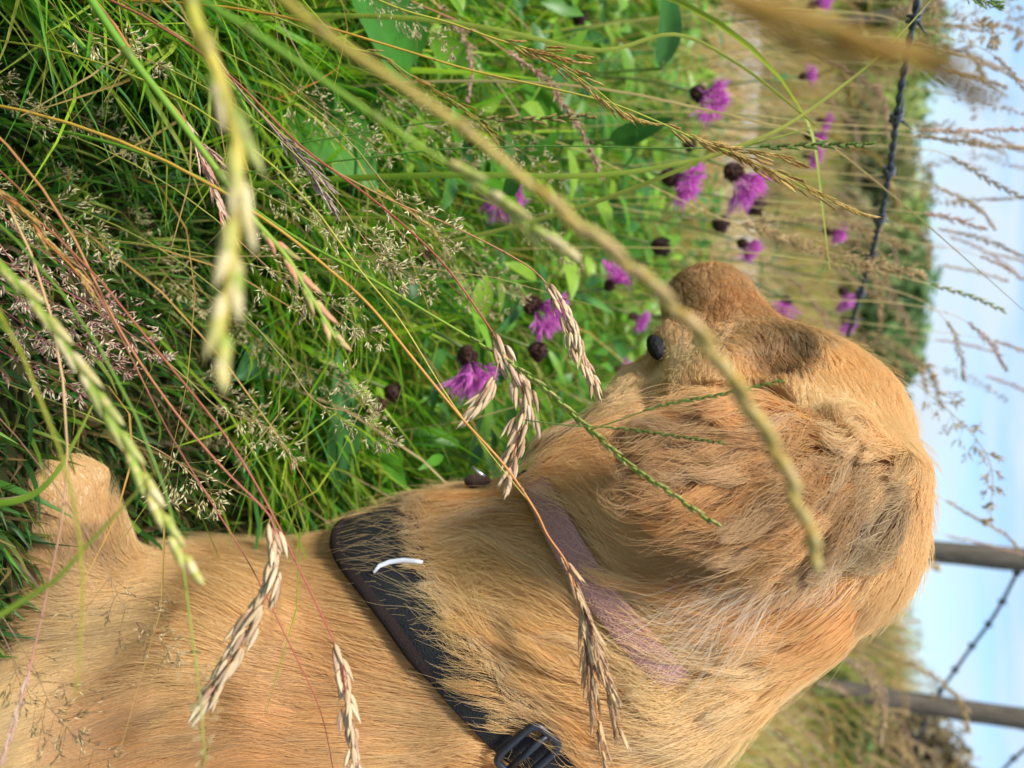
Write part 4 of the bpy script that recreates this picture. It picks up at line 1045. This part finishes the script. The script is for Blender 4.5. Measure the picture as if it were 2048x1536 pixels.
grass(D([(500, -60), (640, 60), (800, 170), (950, 275), (1090, 395), (1250, 525), (1380, 650), (1480, 790), (1560, 920), (1632, 1105)], .150, .165), .42, 'rye', [lin(190, 156, 60), lin(206, 176, 90), lin(212, 176, 120), lin(206, 180, 110)], (lin(150, 136, 40), lin(206, 176, 96)), .0014, 'longest blurred ochre grass spike crossing the dog\'s muzzle and ear', seed=4, sc=.85, tight=.2, group=G)
grass(D([(320, -50), (500, 60), (680, 185), (820, 280), (960, 370), (1050, 450), (1108, 482)], .20), .58, 'rye', YG, gs, .0012, 'blurred green stalk ending in a yellow spike over the pale purple knapweed', seed=5, sc=.9, tight=.6, group=G)
grass(D([(1060, -230), (1300, -70), (1500, 5), (1680, 62), (1790, 104), (1855, 132)], .108, .102), .35, 'brome', BROWNV, bs, .0020, 'hugely blurred brown grass head crossing in front of the barbed wire', seed=6, sc=.95, wide=1.2, group=G)
grass(D([(480, 400), (600, 480), (720, 545), (850, 622), (980, 700), (1080, 770), (1180, 860), (1260, 930), (1340, 985), (1422, 1042)], .40, .335), .40, 'rye', GR, gs, .0010, 'long sharp green rye spike running to the dog\'s ear tip', seed=7, sc=.62, group=G)
grass(D([(380, 90), (480, 170), (600, 290), (760, 410), (880, 520), (962, 630), (1000, 690), (1040, 765), (1050, 830), (1030, 900), (1018, 962)], .37), .56, 'oat', CREAM[:3] + PINK[2:], (lin(150, 90, 60), lin(170, 70, 60)), .0007, 'pale pinkish oat like head on a thin red stem by the drooping knapweed', seed=8, sc=1.05, wide=1.4, group=G)
grass(D([(998, 720), (985, 770), (965, 800), (944, 826)], .366), .25, 'oat', CREAM, (lin(190, 150, 110), lin(190, 150, 110)), .0003, 'short side spray of pale spikelets below the pinkish oat like head', seed=81, ext=False, wide=.8, name='grass_spray')
grass(D([(440, 140), (590, 290), (760, 390), (900, 450), (1010, 505), (1072, 545), (1110, 592), (1142, 650), (1160, 710), (1192, 772)], .43), .60, 'oat', CREAM, (lin(170, 140, 80), lin(186, 120, 90)), .0007, 'dense cream seed head bending before the big purple knapweed', seed=9, sc=.95, wide=1.15, group=G)
grass(D([(440, 380), (560, 460), (660, 540), (740, 612), (830, 722), (920, 832), (1010, 932), (1070, 1020), (1095, 1070), (1135, 1130), (1160, 1210), (1180, 1300), (1192, 1420), (1212, 1522)], .36, .35), .66, 'brome', RUST, os_, .0009, 'reddish brown branching grass head hanging before the collar and neck fur', seed=10, sc=1.05, wide=.8, branches=7, group=G)
grass(D([(640, 430), (720, 540), (800, 640), (900, 800), (990, 920), (1065, 1012)], .365), .99, 'none', TAN, (lin(170, 170, 60), lin(206, 170, 80)), .0006, 'yellow stem running close beside the stem of the reddish brown head', seed=11, group=G)
grass(D([(150, 480), (240, 660), (340, 810), (440, 930), (520, 1010), (545, 1045), (556, 1105), (542, 1172), (510, 1235), (468, 1312), (415, 1402)], .345, .33), .50, 'oat', CREAM, (lin(170, 120, 70), lin(170, 90, 80)), .0007, 'long cream seed head with open spikelets hanging before the dog\'s shoulder', seed=12, sc=1.15, wide=1.0, group=G)
grass(D([(200, 560), (330, 720), (450, 870), (530, 1000), (590, 1120), (650, 1245), (682, 1320), (692, 1400), (706, 1470), (714, 1570)], .34), .60, 'oat', CREAM, (lin(150, 90, 60), lin(170, 80, 70)), .0006, 'cream seed head on a thin red stem nearest the harness buckle', seed=13, sc=.95, wide=.9, group=G)
grass(D([(135, 900), (125, 1030), (95, 1180), (62, 1325), (40, 1400), (10, 1510)], .31), .62, 'brome', PINK, (lin(196, 160, 110), lin(196, 130, 120)), .0006, 'slender pinkish grass head hanging in front of the dog\'s elbow', seed=14, sc=.6, wide=.6, group=G)
grass(D([(180, 560), (250, 690), (330, 850), (420, 1000), (500, 1130), (570, 1270), (640, 1420), (672, 1570)], .35), .99, 'none', PINK, (lin(140, 90, 60), lin(180, 80, 70)), .0005, 'bare red stem slanting across the dog\'s shoulder', seed=15, group=G)
grass(D([(330, 980), (362, 1110), (380, 1240), (398, 1380), (412, 1540)], .27), .55, 'bent', BENT, (lin(110, 140, 50), lin(150, 160, 70)), .0006, 'thin green stem with sparse tiny spikelets before the dog\'s shoulder', seed=16, sc=.32, dens=.6, group=G)
for i, (x, y) in enumerate(((120, 1440), (260, 1230), (60, 1380))):
    grass(D([(x - 150, y - 260), (x - 60, y - 120), (x, y), (x + 110, y + 90)], .345), .45, 'bent', [lin(90, 66, 40), lin(110, 84, 50), lin(150, 120, 76), lin(206, 180, 130)], (lin(150, 110, 80), lin(150, 120, 90)), .0003, ('airy panicle of dark specks in front of the dog\'s elbow', 'airy panicle of dark specks in front of the dog\'s upper arm', 'lowest airy panicle of dark specks against the dog\'s side')[i], seed=170 + i, sc=.75, dens=.7, group=G)
grass(D([(120, 900), (150, 1020), (165, 1160), (160, 1300), (150, 1400)], .22), .99, 'none', BENT, (lin(150, 150, 40), lin(160, 150, 50)), .0006, 'blurred olive stem crossing the dog\'s paw', seed=17, group=G)
grass(D([(690, -30), (800, 18), (900, 46), (985, 76), (1060, 100), (1120, 132), (1190, 178), (1255, 232), (1292, 252)], .42), .42, 'brome', GOLD, (lin(150, 160, 50), lin(180, 160, 60)), .0008, 'golden brown brome head between two dark round buds', seed=18, sc=1.0, wide=1.2, branches=2, group=G)
grass(D([(640, 50), (800, 98), (940, 140), (1100, 176), (1220, 206), (1312, 242), (1400, 282), (1480, 312), (1560, 348), (1640, 392), (1722, 432)], .44), .52, 'brome', GOLD, (lin(190, 140, 50), lin(160, 170, 60)), .0008, 'long golden seed head crossing in front of the widest purple knapweed', seed=19, sc=1.05, wide=1.05, branches=3, group=G)
grass(D([(540, 30), (620, 62), (695, 95), (760, 110), (820, 150), (890, 192), (940, 226), (986, 272)], .47), .32, 'brome', OLIVE[1:] + GOLD[:2], (lin(130, 140, 50), lin(150, 150, 60)), .0008, 'olive brown seed head beside the long blurred ochre spike', seed=20, sc=.95, wide=.9, group=G)
grass(D([(760, 260), (860, 245), (950, 240), (1000, 238), (1060, 240), (1120, 236), (1182, 232)], .47), .40, 'rye', OLIVE, (lin(80, 120, 40), lin(96, 116, 44)), .0006, 'short olive rye spike below the golden brown brome head', seed=21, sc=.75, group=G)
grass(D([(820, 305), (900, 298), (1100, 292), (1300, 296), (1450, 296), (1550, 294), (1640, 290), (1735, 290)], .47), .66, 'rye', GR[:2] + OLIVE[:1], (lin(70, 120, 36), lin(80, 120, 40)), .0007, 'upright dark green rye spike crossing the golden head', seed=22, sc=.7, group=G)
grass(D([(780, -60), (840, -20), (900, 40), (935, 92), (945, 150), (935, 200)], .62), .30, 'feather', PINK, ts, .0007, 'short soft pink plume at the top of the broad leaf', seed=23, sc=1.0, wide=.8, group=G)
grass(D([(740, -30), (840, 10), (930, 50), (1000, 95), (1080, 150), (1130, 212), (1170, 275), (1203, 352)], .57), .45, 'feather', PINK, (lin(190, 130, 90), lin(190, 130, 100)), .0008, 'long drooping pink plume behind the golden brown brome head', seed=24, sc=.9, wide=.6, group=G)
grass(D([(1180, 310), (1300, 370), (1430, 432), (1520, 462), (1600, 490), (1700, 520), (1850, 552)], .70), .42, 'feather', TAN, ts, .0008, 'wide feathery tan plume above the dog\'s muzzle', seed=25, sc=1.5, wide=1.2, group=G)
grass(D([(1180, 400), (1320, 430), (1480, 440), (1600, 440), (1720, 460), (1820, 500)], .85), .45, 'feather', TAN, ts, .0008, 'second feathery tan plume, closer to the barbed wire', seed=26, sc=1.5, wide=1.0, group=G)
grass(D([(230, 50), (300, 160), (362, 232), (400, 300), (430, 380), (444, 455)], .38), .45, 'brome', PINK, (lin(190, 120, 70), lin(200, 110, 80)), .0009, 'pinkish bunched fescue head against the green jointed stalk', seed=27, sc=.9, wide=.8, branches=3, group=G)
grass(D([(430, 110), (480, 180), (545, 255), (582, 302), (622, 352), (668, 418)], .42), .42, 'brome', VIOL, (lin(150, 140, 90), lin(150, 120, 110)), .0008, 'greyish violet bunched head just past the thick blurred spike', seed=28, sc=.9, wide=1.0, branches=4, group=G)
grass(D([(-60, 330), (0, 385), (50, 425), (90, 480), (150, 540), (180, 590)], .33), .15, 'brome', RUST[:2] + GOLD, (lin(160, 120, 50), lin(170, 110, 50)), .0009, 'rusty bronze head low in the tangle beside the purple bent grass', seed=29, sc=.85, wide=.6, group=G)
grass(D([(1180, 860), (1250, 836), (1320, 812), (1380, 800), (1446, 788), (1560, 762)], .345), .3, 'rye', OLIVE[:2] + GR[:1], (lin(90, 110, 36), lin(80, 100, 36)), .0004, 'dark thin rye spike crossing the dog\'s cheek', seed=30, sc=.36, ext=False, name='grass_spike')
grass(D([(1050, 840), (1130, 850), (1250, 858), (1350, 872), (1446, 886)], .345), .4, 'rye', GR[:1] + OLIVE[:2], (lin(80, 110, 36), lin(90, 110, 40)), .0004, 'thin green rye spike lying over the top of the ear flap', seed=31, sc=.36, ext=False, name='grass_spike')
for nm, (pth, col, wd, lab) in dict(
        a=(D([(1380, 330), (1420, 312), (1560, 258), (1700, 160), (1790, 80), (1880, -20)], .50, .48), lin(168, 180, 74), .0035, 'narrow yellow green blade slanting over the barbed wire'),
        b=(D([(1000, 60), (1200, 100), (1350, 68), (1480, 130), (1600, 225), (1640, 260)], .50), lin(150, 170, 60), .0035, 'yellow green blade meeting the slanting blade at a bend'),
        c=(D([(1604, 225), (1626, 280), (1636, 340), (1645, 420), (1660, 540)], .52), lin(150, 176, 50), .0048, 'bright green blade hanging down past the mauve knapweeds'),
        d=(D([(-60, 1270), (40, 1205), (110, 1160), (170, 1095), (250, 1010), (330, 920)], .24), lin(110, 150, 40), .0022, 'green blade reaching across the dog\'s paw'),
        e=(D([(-50, 1010), (40, 1000), (100, 960), (150, 880), (190, 800)], .33), lin(116, 170, 44), .0034, 'bright curved green blade above the dog\'s paw'),
        f=(D([(1020, 350), (1130, 352), (1250, 345), (1400, 318), (1500, 290), (1640, 250)], .5), lin(120, 160, 40), .0045, 'green blade between the golden head and the knapweeds'),
        g=(D([(1280, 190), (1400, 240), (1560, 150), (1700, 290), (1850, 440), (1960, 545), (2080, 650)], .55), lin(206, 180, 120), .0022, 'long straight straw standing up against the sky')).items():
    P = [I(*p) for p in pth]
    if nm == 'g': P = [I(*p) for p in D([(1280, 190), (1500, 240), (1640, 280), (1790, 395), (1900, 490), (2080, 650)], .55)]
    pts = catmull(P, 5); lowp = to_ground(pts[0], (pts[0] - pts[3]).normalized()); al = lowp + pts; n = len(al)
    root = empty('grass_leaf', al[0]); setp(root, lab, 'grass blade', 'separate grass blades', 'thing')
    mb = MB(); mb.blade(al, [wd * (1 - .85 * (i / (n - 1)) ** 2) for i in range(n)], Vector((.7, .3, .4)), [mixc(col, lin(190, 170, 80), .5 * i / n) for i in range(n)], .5); mb.build('blade', M_grass, root)
# plumes and spikes standing against the sky
SKY = [(D([(1500, 250), (1650, 262), (1790, 268), (1860, 275), (1950, 288), (2050, 296)], .75), .5, 'feather', 'dense tan plume of the close pair against the sky', 1.0, .5),
       (D([(1520, 232), (1660, 248), (1790, 255), (1880, 262), (1960, 262), (2060, 258)], .74), .5, 'feather', 'greyer tan plume of the close pair against the sky', .9, .45),
       (D([(1600, 300), (1740, 292), (1860, 300), (1930, 330), (1985, 365), (2060, 402)], .8), .5, 'rye', 'loose brown spike arching against the sky below the close pair of plumes', .8, 1),
       (D([(1600, 20), (1750, 30), (1880, 70), (1960, 95), (2010, 130), (2050, 180)], .75), .7, 'feather', 'thin brown plume curving at the top edge of the sky', .8, .4),
       (D([(1640, 90), (1760, 75), (1880, 100), (1960, 125), (2040, 160)], .8), .75, 'brome', 'reddish thin head beside the curved brown plume', .8, .7),
       (D([(1620, 520), (1760, 545), (1850, 566), (1900, 580), (1950, 596), (2008, 622)], .7), .45, 'rye', 'pale green rye spike alone against the sky', .7, 1),
       (D([(1640, 560), (1760, 575), (1850, 605), (1898, 650), (1920, 705), (1928, 758)], .85), .55, 'feather', 'drooping brown plume beyond the dog\'s brow', 1.0, .55),
       (D([(1660, 600), (1780, 605), (1880, 622), (1935, 645), (1985, 692), (2012, 742)], .85), .6, 'feather', 'drooping brown plume with its tip lowest in the sky', 1.0, .5),
       (D([(1560, 420), (1700, 440), (1800, 450), (1890, 460), (1970, 480), (2060, 520)], .9), .55, 'feather', 'tan plume bent along the sky above the hedge', 1.0, .45),
       (D([(1600, 340), (1720, 350), (1830, 360), (1900, 385), (1960, 420), (1990, 460)], .9), .5, 'feather', 'tan plume with a hooked tip over the rounded hedge bush', 1.0, .4),
       (D([(1580, 160), (1700, 170), (1850, 180), (1950, 200), (2050, 230)], 1.0), .6, 'bent', 'thin airy panicle above the barbed wire', .9, .4),
       (D([(1560, 300), (1720, 330), (1850, 400), (1950, 400), (2050, 395)], 1.1), .6, 'feather', 'pale straight plume further off, above the hedge', 1.0, .35),
       (D([(1700, 930), (1800, 960), (1880, 995), (1940, 1030), (2000, 1062), (2040, 1100)], 1.0), .45, 'feather', 'tan plume in the sky beside the nearer fence post', 1.0, .4),
       (D([(1700, 1000), (1800, 1030), (1890, 1070), (1960, 1085), (2050, 1110)], 1.3), .5, 'feather', 'tan plume crossing the fence post behind the dog\'s head', 1.0, .4),
       (D([(1780, -60), (1850, -40), (1920, -15), (1960, 0), (2000, 14)], .5), .45, 'feather', 'fluffy green plume at the corner of the sky', .9, .9),
       (D([(1500, 1560), (1530, 1480), (1555, 1420), (1590, 1445), (1640, 1490)], 1.2), .4, 'feather', 'pale plume on the bank behind the dog\'s nape', 1.2, .6),
       (D([(1560, 1330), (1620, 1352), (1640, 1368), (1660, 1372), (1690, 1385)], 1.4), .4, 'feather', 'blurred cream plume at the foot of the slanting post', 1.3, .7),
       (D([(1440, 1480), (1520, 1450), (1560, 1470), (1600, 1510), (1620, 1560)], 1.1), .4, 'feather', 'buff plume on the bank beside the dog\'s back', 1.2, .5)]
for i, (pth, sp_, sty, lab, sc, wd) in enumerate(SKY):
    kw = {} if sty == 'rye' else dict(wide=wd)
    cc = GR if 'green rye' in lab else [lin(96, 130, 50), lin(120, 150, 60), lin(140, 160, 80)] if 'fluffy green' in lab else [TAN, PINK, VIOL[1:] + TAN[:1]][i % 3]
    grass(pth, sp_, sty, cc, ts, .0008, lab, sc=sc, seed=200 + i, group='grass heads against the sky', **kw)
rs_ = random.Random(88)
for i in range(22):
    x, y, d = rs_.uniform(1880, 2040), rs_.uniform(10, 780), rs_.uniform(.75, 1.4); sl = rs_.uniform(10, 60)
    pth = D([(x - 420, y - sl * 1.6), (x - 220, y - sl), (x - 90, y - sl * .6), (x, y), (x + 70, y + sl * .9)], d)
    grass(pth, .58, ('feather', 'feather', 'bent')[i % 3], [TAN, PINK, VIOL[1:] + TAN[:1]][i % 3], ts, .0007, 'tan seed head waving in the thin row of grasses above the hedge', group='thin grass heads above the hedge', sc=rs_.uniform(.8, 1.2), seed=600 + i, wide=rs_.uniform(.35, .6))
# hazy clumps of fine bent grass in the tangle: each panicle of its own
BP = [(90, 130), (150, 200), (60, 225), (190, 160), (230, 270), (150, 290), (70, 330), (330, 330), (110, 440), (300, 540), (335, 560), (700, 780), (760, 520), (860, 470), (690, 630), (830, 560), (740, 860), (700, 270), (840, 60), (880, 280), (1050, 310),
      (30, 60), (260, 110), (200, 90), (40, 160), (120, 80), (280, 220), (400, 960), (440, 880), (500, 830), (530, 700), (250, 430), (180, 470), (20, 420), (620, 420), (560, 560), (1000, 560), (930, 600), (1120, 500), (480, 960), (300, 860), (560, 880)]
PP = [(130, 640), (60, 660), (190, 720), (110, 760), (30, 580), (160, 560), (250, 660)]
rr = random.Random(77)
protos = {}
for fam, lst, cols, nm in (('pale', BP, BENT, 'pale fine bent grass panicles in the green tangle'), ('purple', PP, PBENT, 'purplish fine bent grass panicles above the dog\'s paw')):
    for i, (ix, iy) in enumerate(lst):
        d = rr.uniform(.40, .62) if fam == 'pale' else rr.uniform(.36, .46)
        x0, y0 = ix - rr.uniform(70, 130), iy - rr.uniform(50, 110); sg = rr.uniform(-30, 30)
        pth = D([(x0 - 60, y0 - 50 + sg), (x0, y0), (ix - 20, iy - 20 + sg * .3), (ix + rr.uniform(40, 80), iy + rr.uniform(30, 70))], d)
        grass(pth, .34, 'bent', cols, (lin(150, 150, 70), lin(170, 130, 90)) if fam == 'pale' else (lin(150, 100, 80), lin(150, 84, 80)), .0005,
              'pale airy bent grass panicle of tiny spikelets in the green tangle' if fam == 'pale' else 'purplish airy bent grass panicle near the dog\'s paw', group=nm, sc=rr.uniform(.7, .95), seed=400 + i, wide=.9, dens=1.2, name='bent_grass')
# tall tan grasses standing beyond: a few built, the rest copied
def tall_proto(sty, cols, h, sc, seed, **kw):
    rr = random.Random(seed); root = empty('meadow_grass', (0, 0, 0)); P = [Vector((0, 0, 0)), Vector((h * .05, 0, h * .4)), Vector((h * .14, 0, h * .75)), Vector((h * .30, .0, h * 1.0)), Vector((h * .44, 0, h * 1.04))]
    pts = catmull(P, 7); n = len(pts); mb = MB(); mb.tube(pts, [.001 * (1 - .7 * i / n) for i in range(n)], mixc(cols[0], lin(190, 170, 90), .5), 5); mb.build('stem', M_stalk, root)
    mb = MB(); HEADS[sty](mb, pts[int(n * .62):], cols, sc, rr, **kw); mb.build('seed_head', M_seed, root)
    return root
PR = [tall_proto('feather', TAN, .60, 1.5, 1, wide=.9), tall_proto('feather', PINK, .58, 1.4, 2, wide=.6), tall_proto('bent', TAN, .62, 1.5, 3, wide=.7), tall_proto('feather', VIOL[1:] + TAN, .55, 1.6, 4, wide=.7), tall_proto('brome', GOLD, .5, 1.3, 5, wide=.8)]
rr = random.Random(5); used = set()
def copy_tree(o, parent=None):
    c = o.copy(); C.objects.link(c)
    if parent: c.parent = parent
    for ch in o.children: copy_tree(ch, c)
    return c
spots = []
while len(spots) < 190:
    y = rr.uniform(1.0, 3.2); x = rr.uniform(-1.0, .75) * (.35 + .42 * y)
    if x > .15 * y and y < 1.3: continue
    spots.append((x, y))
for i in range(26): y = rr.uniform(1.9, 3.6); spots.append((rr.uniform(.38, .62) * y, y))
kids = [list(p.children) for p in PR]
for i, (x, y) in enumerate(spots):
    k = rr.randrange(5); o = PR[k] if k not in used else copy_tree(PR[k])
    used.add(k); o.location = (x, y, float(ground_z(x, y)) - .01); s = rr.uniform(.75, 1.12); o.scale = (s, s, s); o.rotation_euler = (rr.uniform(-.12, .12), rr.uniform(-.1, .25), rr.gauss(0, .7))
    setp(o, 'tall tan seeding grass standing in the dry meadow between the knapweeds and the hedge' if i < 190 else 'tall tan seeding grass on the bank by the fence posts', 'grass', 'tall tan grasses beyond the dog' if i < 190 else 'tall tan grasses on the bank', 'thing')

# ------------------------------------------------------------------ fence
def post(p0, p1, r, lab, seed):
    rr = random.Random(seed); mb = MB(); n = 14; pts = [p0 + (p1 - p0) * (i / n) + Vector((rr.gauss(0, .002), rr.gauss(0, .002), 0)) for i in range(n + 1)]
    mb.tube(pts, [r * (1 + rr.gauss(0, .02)) for _ in pts[:-1]] + [r * .9], (1, 1, 1), 14); o = mb.build('fence_post', M_wood); setp(o, lab, 'fence post', 'wooden fence posts'); return o
def post_at(u, v, d, h, r, lab, seed):
    q = W(u, v, d); gz = float(ground_z(q.x, q.y)); return post(Vector((q.x, q.y, gz - .15)), Vector((q.x, q.y, gz + h)), r, lab, seed), q
_, q1 = post_at(1110, 100, 2.5, 1.35, .038, 'grey wooden fence post rising behind the dog\'s head', 1)
_, q2 = post_at(1400, 250, 2.9, 1.05, .041, 'grey wooden fence post leaning out of the grassy bank', 2)
post_at(10, 165, 8.0, 1.35, .05, 'far brown fence post at the end of the barbed wire', 3)
def wire(pts, lab, r=.0016, barb=.11, seed=0, tw=.03):
    rr = random.Random(seed); pts = catmull(pts, 30); R = resample(pts, .004); root = empty('barbed_wire', R[0]); setp(root, lab, 'barbed wire', 'barbed wire strands')
    for ph in (0, math.pi):
        P = []
        for i in range(len(R)):
            t, s, b = frame(R, i); s = Vector((0, 0, 1)); s = (s - t * s.dot(t)).normalized(); b = t.cross(s); a = i * .004 / tw * 2 * math.pi + ph; P.append(R[i] + (s * math.cos(a) + b * math.sin(a)) * r * 1.02)
        mb = MB(); mb.tube(P, r, (1, 1, 1), 6); mb.build('strand', M_wire, root)
    step = int(barb / .004); i = step // 2
    while i < len(R) - 2:
        t, s, b = frame(R, i); mb = MB(); a0 = rr.uniform(0, 6.28)
        coil = []
        for k in range(25):
            a = a0 + k / 24 * 4 * math.pi; coil.append(R[i] + t * ((k / 24 - .5) * .009) + (s * math.cos(a) + b * math.sin(a)) * r * 2.9)
        e0 = (coil[0] - R[i]).normalized(); e1 = (coil[-1] - R[i]).normalized()
        st, en = t.cross(e0) * -1, t.cross(e1)
        full = [coil[0] + (st + e0 * .5).normalized() * .013] + coil + [coil[-1] + (en + e1 * .5).normalized() * .013]
        mb.tube(full, [r * .25] + [r * .85] * 25 + [r * .25], (1, 1, 1), 5); mb.build('barb', M_wire, root); i += step + rr.randrange(-3, 4)
    return root
wire([I(1850, -60, .60), I(1835, 0, .61), I(1800, 185, .66), I(1775, 360, .74), I(1752, 470, .82), I(1725, 570, .92), I(1690, 690, 1.08), I(1630, 900, 1.6), Vector((q1.x - .02, q1.y, .55))], 'near barbed wire strand sagging across the meadow behind the dog\'s muzzle', .0017, .078, 1, .026)
wire([I(2048, 1118, 2.46), I(1990, 1228, 2.6), I(1930, 1312, 2.72), I(1868, 1402, 2.86), I(1846, 1450, 3.0), I(1815, 1530, 3.2), I(1780, 1640, 3.5)], 'far barbed wire running between the two grey posts', .0034, .13, 2, .05)
wire([I(2160, 1440, 2.86), I(2048, 1500, 3.0), I(1960, 1590, 3.2), I(1860, 1700, 3.5)], 'short length of upper barbed wire at the corner past the leaning post', .0034, .13, 3, .05)

# ------------------------------------------------------------------ hedge and trees
def bush(x, y, wx, wz, lab, col, seed, name='tree', n=5200, leafs=.05, trunk=.3, group='hedge bushes and trees beyond the meadow', cat='tree'):
    r = np.random.default_rng(seed); gz = float(ground_z(x, y)); root = empty(name, (x, y, gz)); setp(root, lab, cat, group)
    K = 26; cc = np.stack([r.normal(0, .42, K) * wx * .5, r.normal(0, .42, K) * wx * .5, wz * (.22 + .62 * r.random(K) ** .8)], 1)
    cc[:, :2] *= (1.15 - .75 * (cc[:, 2] / wz) ** 2)[:, None]; cr_ = wx * r.uniform(.10, .2, K)
    ci = r.integers(0, K, n); dv = r.normal(size=(n, 3)); dv /= np.linalg.norm(dv, axis=1, keepdims=True); p = cc[ci] + dv * (cr_[ci] * r.uniform(.45, 1.12, n) ** .6)[:, None]; p[:, 2] = np.maximum(p[:, 2], .05)
    a = r.normal(size=(n, 3)); a /= np.linalg.norm(a, axis=1, keepdims=True); b = np.cross(a, r.normal(size=(n, 3))); b /= np.linalg.norm(b, axis=1, keepdims=True)
    s = (leafs * r.uniform(.6, 1.4, n))[:, None]; V = np.stack([p - a * s, p + b * s * .45, p + a * s, p - b * s * .45], 1).reshape(-1, 3)
    cl = np.array(col) * r.uniform(.6, 1.35, (K, 1))[ci] * r.uniform(.75, 1.25, (n, 1)); q = np.arange(n * 4).reshape(n, 4)
    o = np_mesh('crown', V, q, np.repeat(cl, 4, 0), M_tree, False); o.parent = root
    mb = MB(); t = [Vector((x, y, gz - .1)), Vector((x + .03, y, gz + wz * .3)), Vector((x - .02, y + .05, gz + wz * .62))]; mb.tube(catmull(t, 3), [.035 * wz] * 3 + [.022 * wz] * 3 + [.008 * wz], (1, 1, 1), 8)
    for k in range(5):
        e = Vector(tuple(cc[k])) + Vector((x, y, gz)); mb.tube([t[1], (t[1] + e) / 2 + Vector((0, 0, .1)), e], [.018 * wz, .012 * wz, .004 * wz], (1, 1, 1), 6)
    mb.build('trunk', M_bark, root)
def at_u(u, y): return (u - 768) / F * (y * cp + .3)
HB = [(-40, 15, 4.2, 2.7, 'olive green hedge bush at the far end by the brown post', (.075, .105, .028)), (120, 17, 4.2, 2.4, 'mid green hedge bush with a ragged top behind the crossing grass blades', (.06, .11, .03)), (235, 14, 3.0, 1.9, 'lighter green hedge bush behind the first barb of the wire', (.085, .13, .035)),
      (365, 12, 1.7, 1.75, 'neat rounded grey green bush in the hedge', (.075, .10, .045)), (470, 18, 3.6, 2.1, 'darker hedge bush behind the feathery tan plumes', (.05, .09, .03)), (590, 22, 3.4, 2.7, 'dark green tree showing between the plumes and the dog\'s brow', (.045, .095, .035)), (700, 24, 3.6, 2.5, 'dark green tree close against the dog\'s forehead', (.045, .09, .036)),
      (820, 26, 4.5, 2.3, 'dark tree behind the top of the dog\'s head', (.035, .07, .03))]
HV = [184, 206, 228, 226, 216, 206, 224, 258]
for i, (u, y, wx, wz, lab, col) in enumerate(HB):
    x = at_u(u, y); zt = CAM_H + math.tan(math.atan((1024 - HV[i]) / F) - PITCH) * y; wz = max(.6, (zt - float(ground_z(x, y))) / 1.0)
    bush(x, y, wx, wz, lab, tuple(c * a for c, a in zip(col, (4.0, 3.1, 2.6))), 60 + i, leafs=.006 * y)
bush(at_u(1315, 26), 26, 1.6, 1.2, 'small dark conifer seen between the dog\'s nape and the leaning post', (.02, .07, .04), 80, leafs=.10)
bush(at_u(1265, 30), 30, 2.2, 1.0, 'low dark green tree against the dog\'s nape', (.03, .08, .03), 81, leafs=.12)
q = W(1500, 330, 3.2); bush(q.x + .22, q.y + .1, .75, .48, 'low brownish heath bush on top of the bank', (.19, .145, .075), 82, name='bush', leafs=.022, n=4200, cat='bush', group='bushes on the bank')
q = W(1450, 420, 3.0); bush(q.x, q.y, .5, .30, 'small bright green bush on the bank near the leaning post', (.10, .15, .03), 83, name='bush', leafs=.02, n=2600, cat='bush', group='bushes on the bank')
bpy.context.view_layer.update()
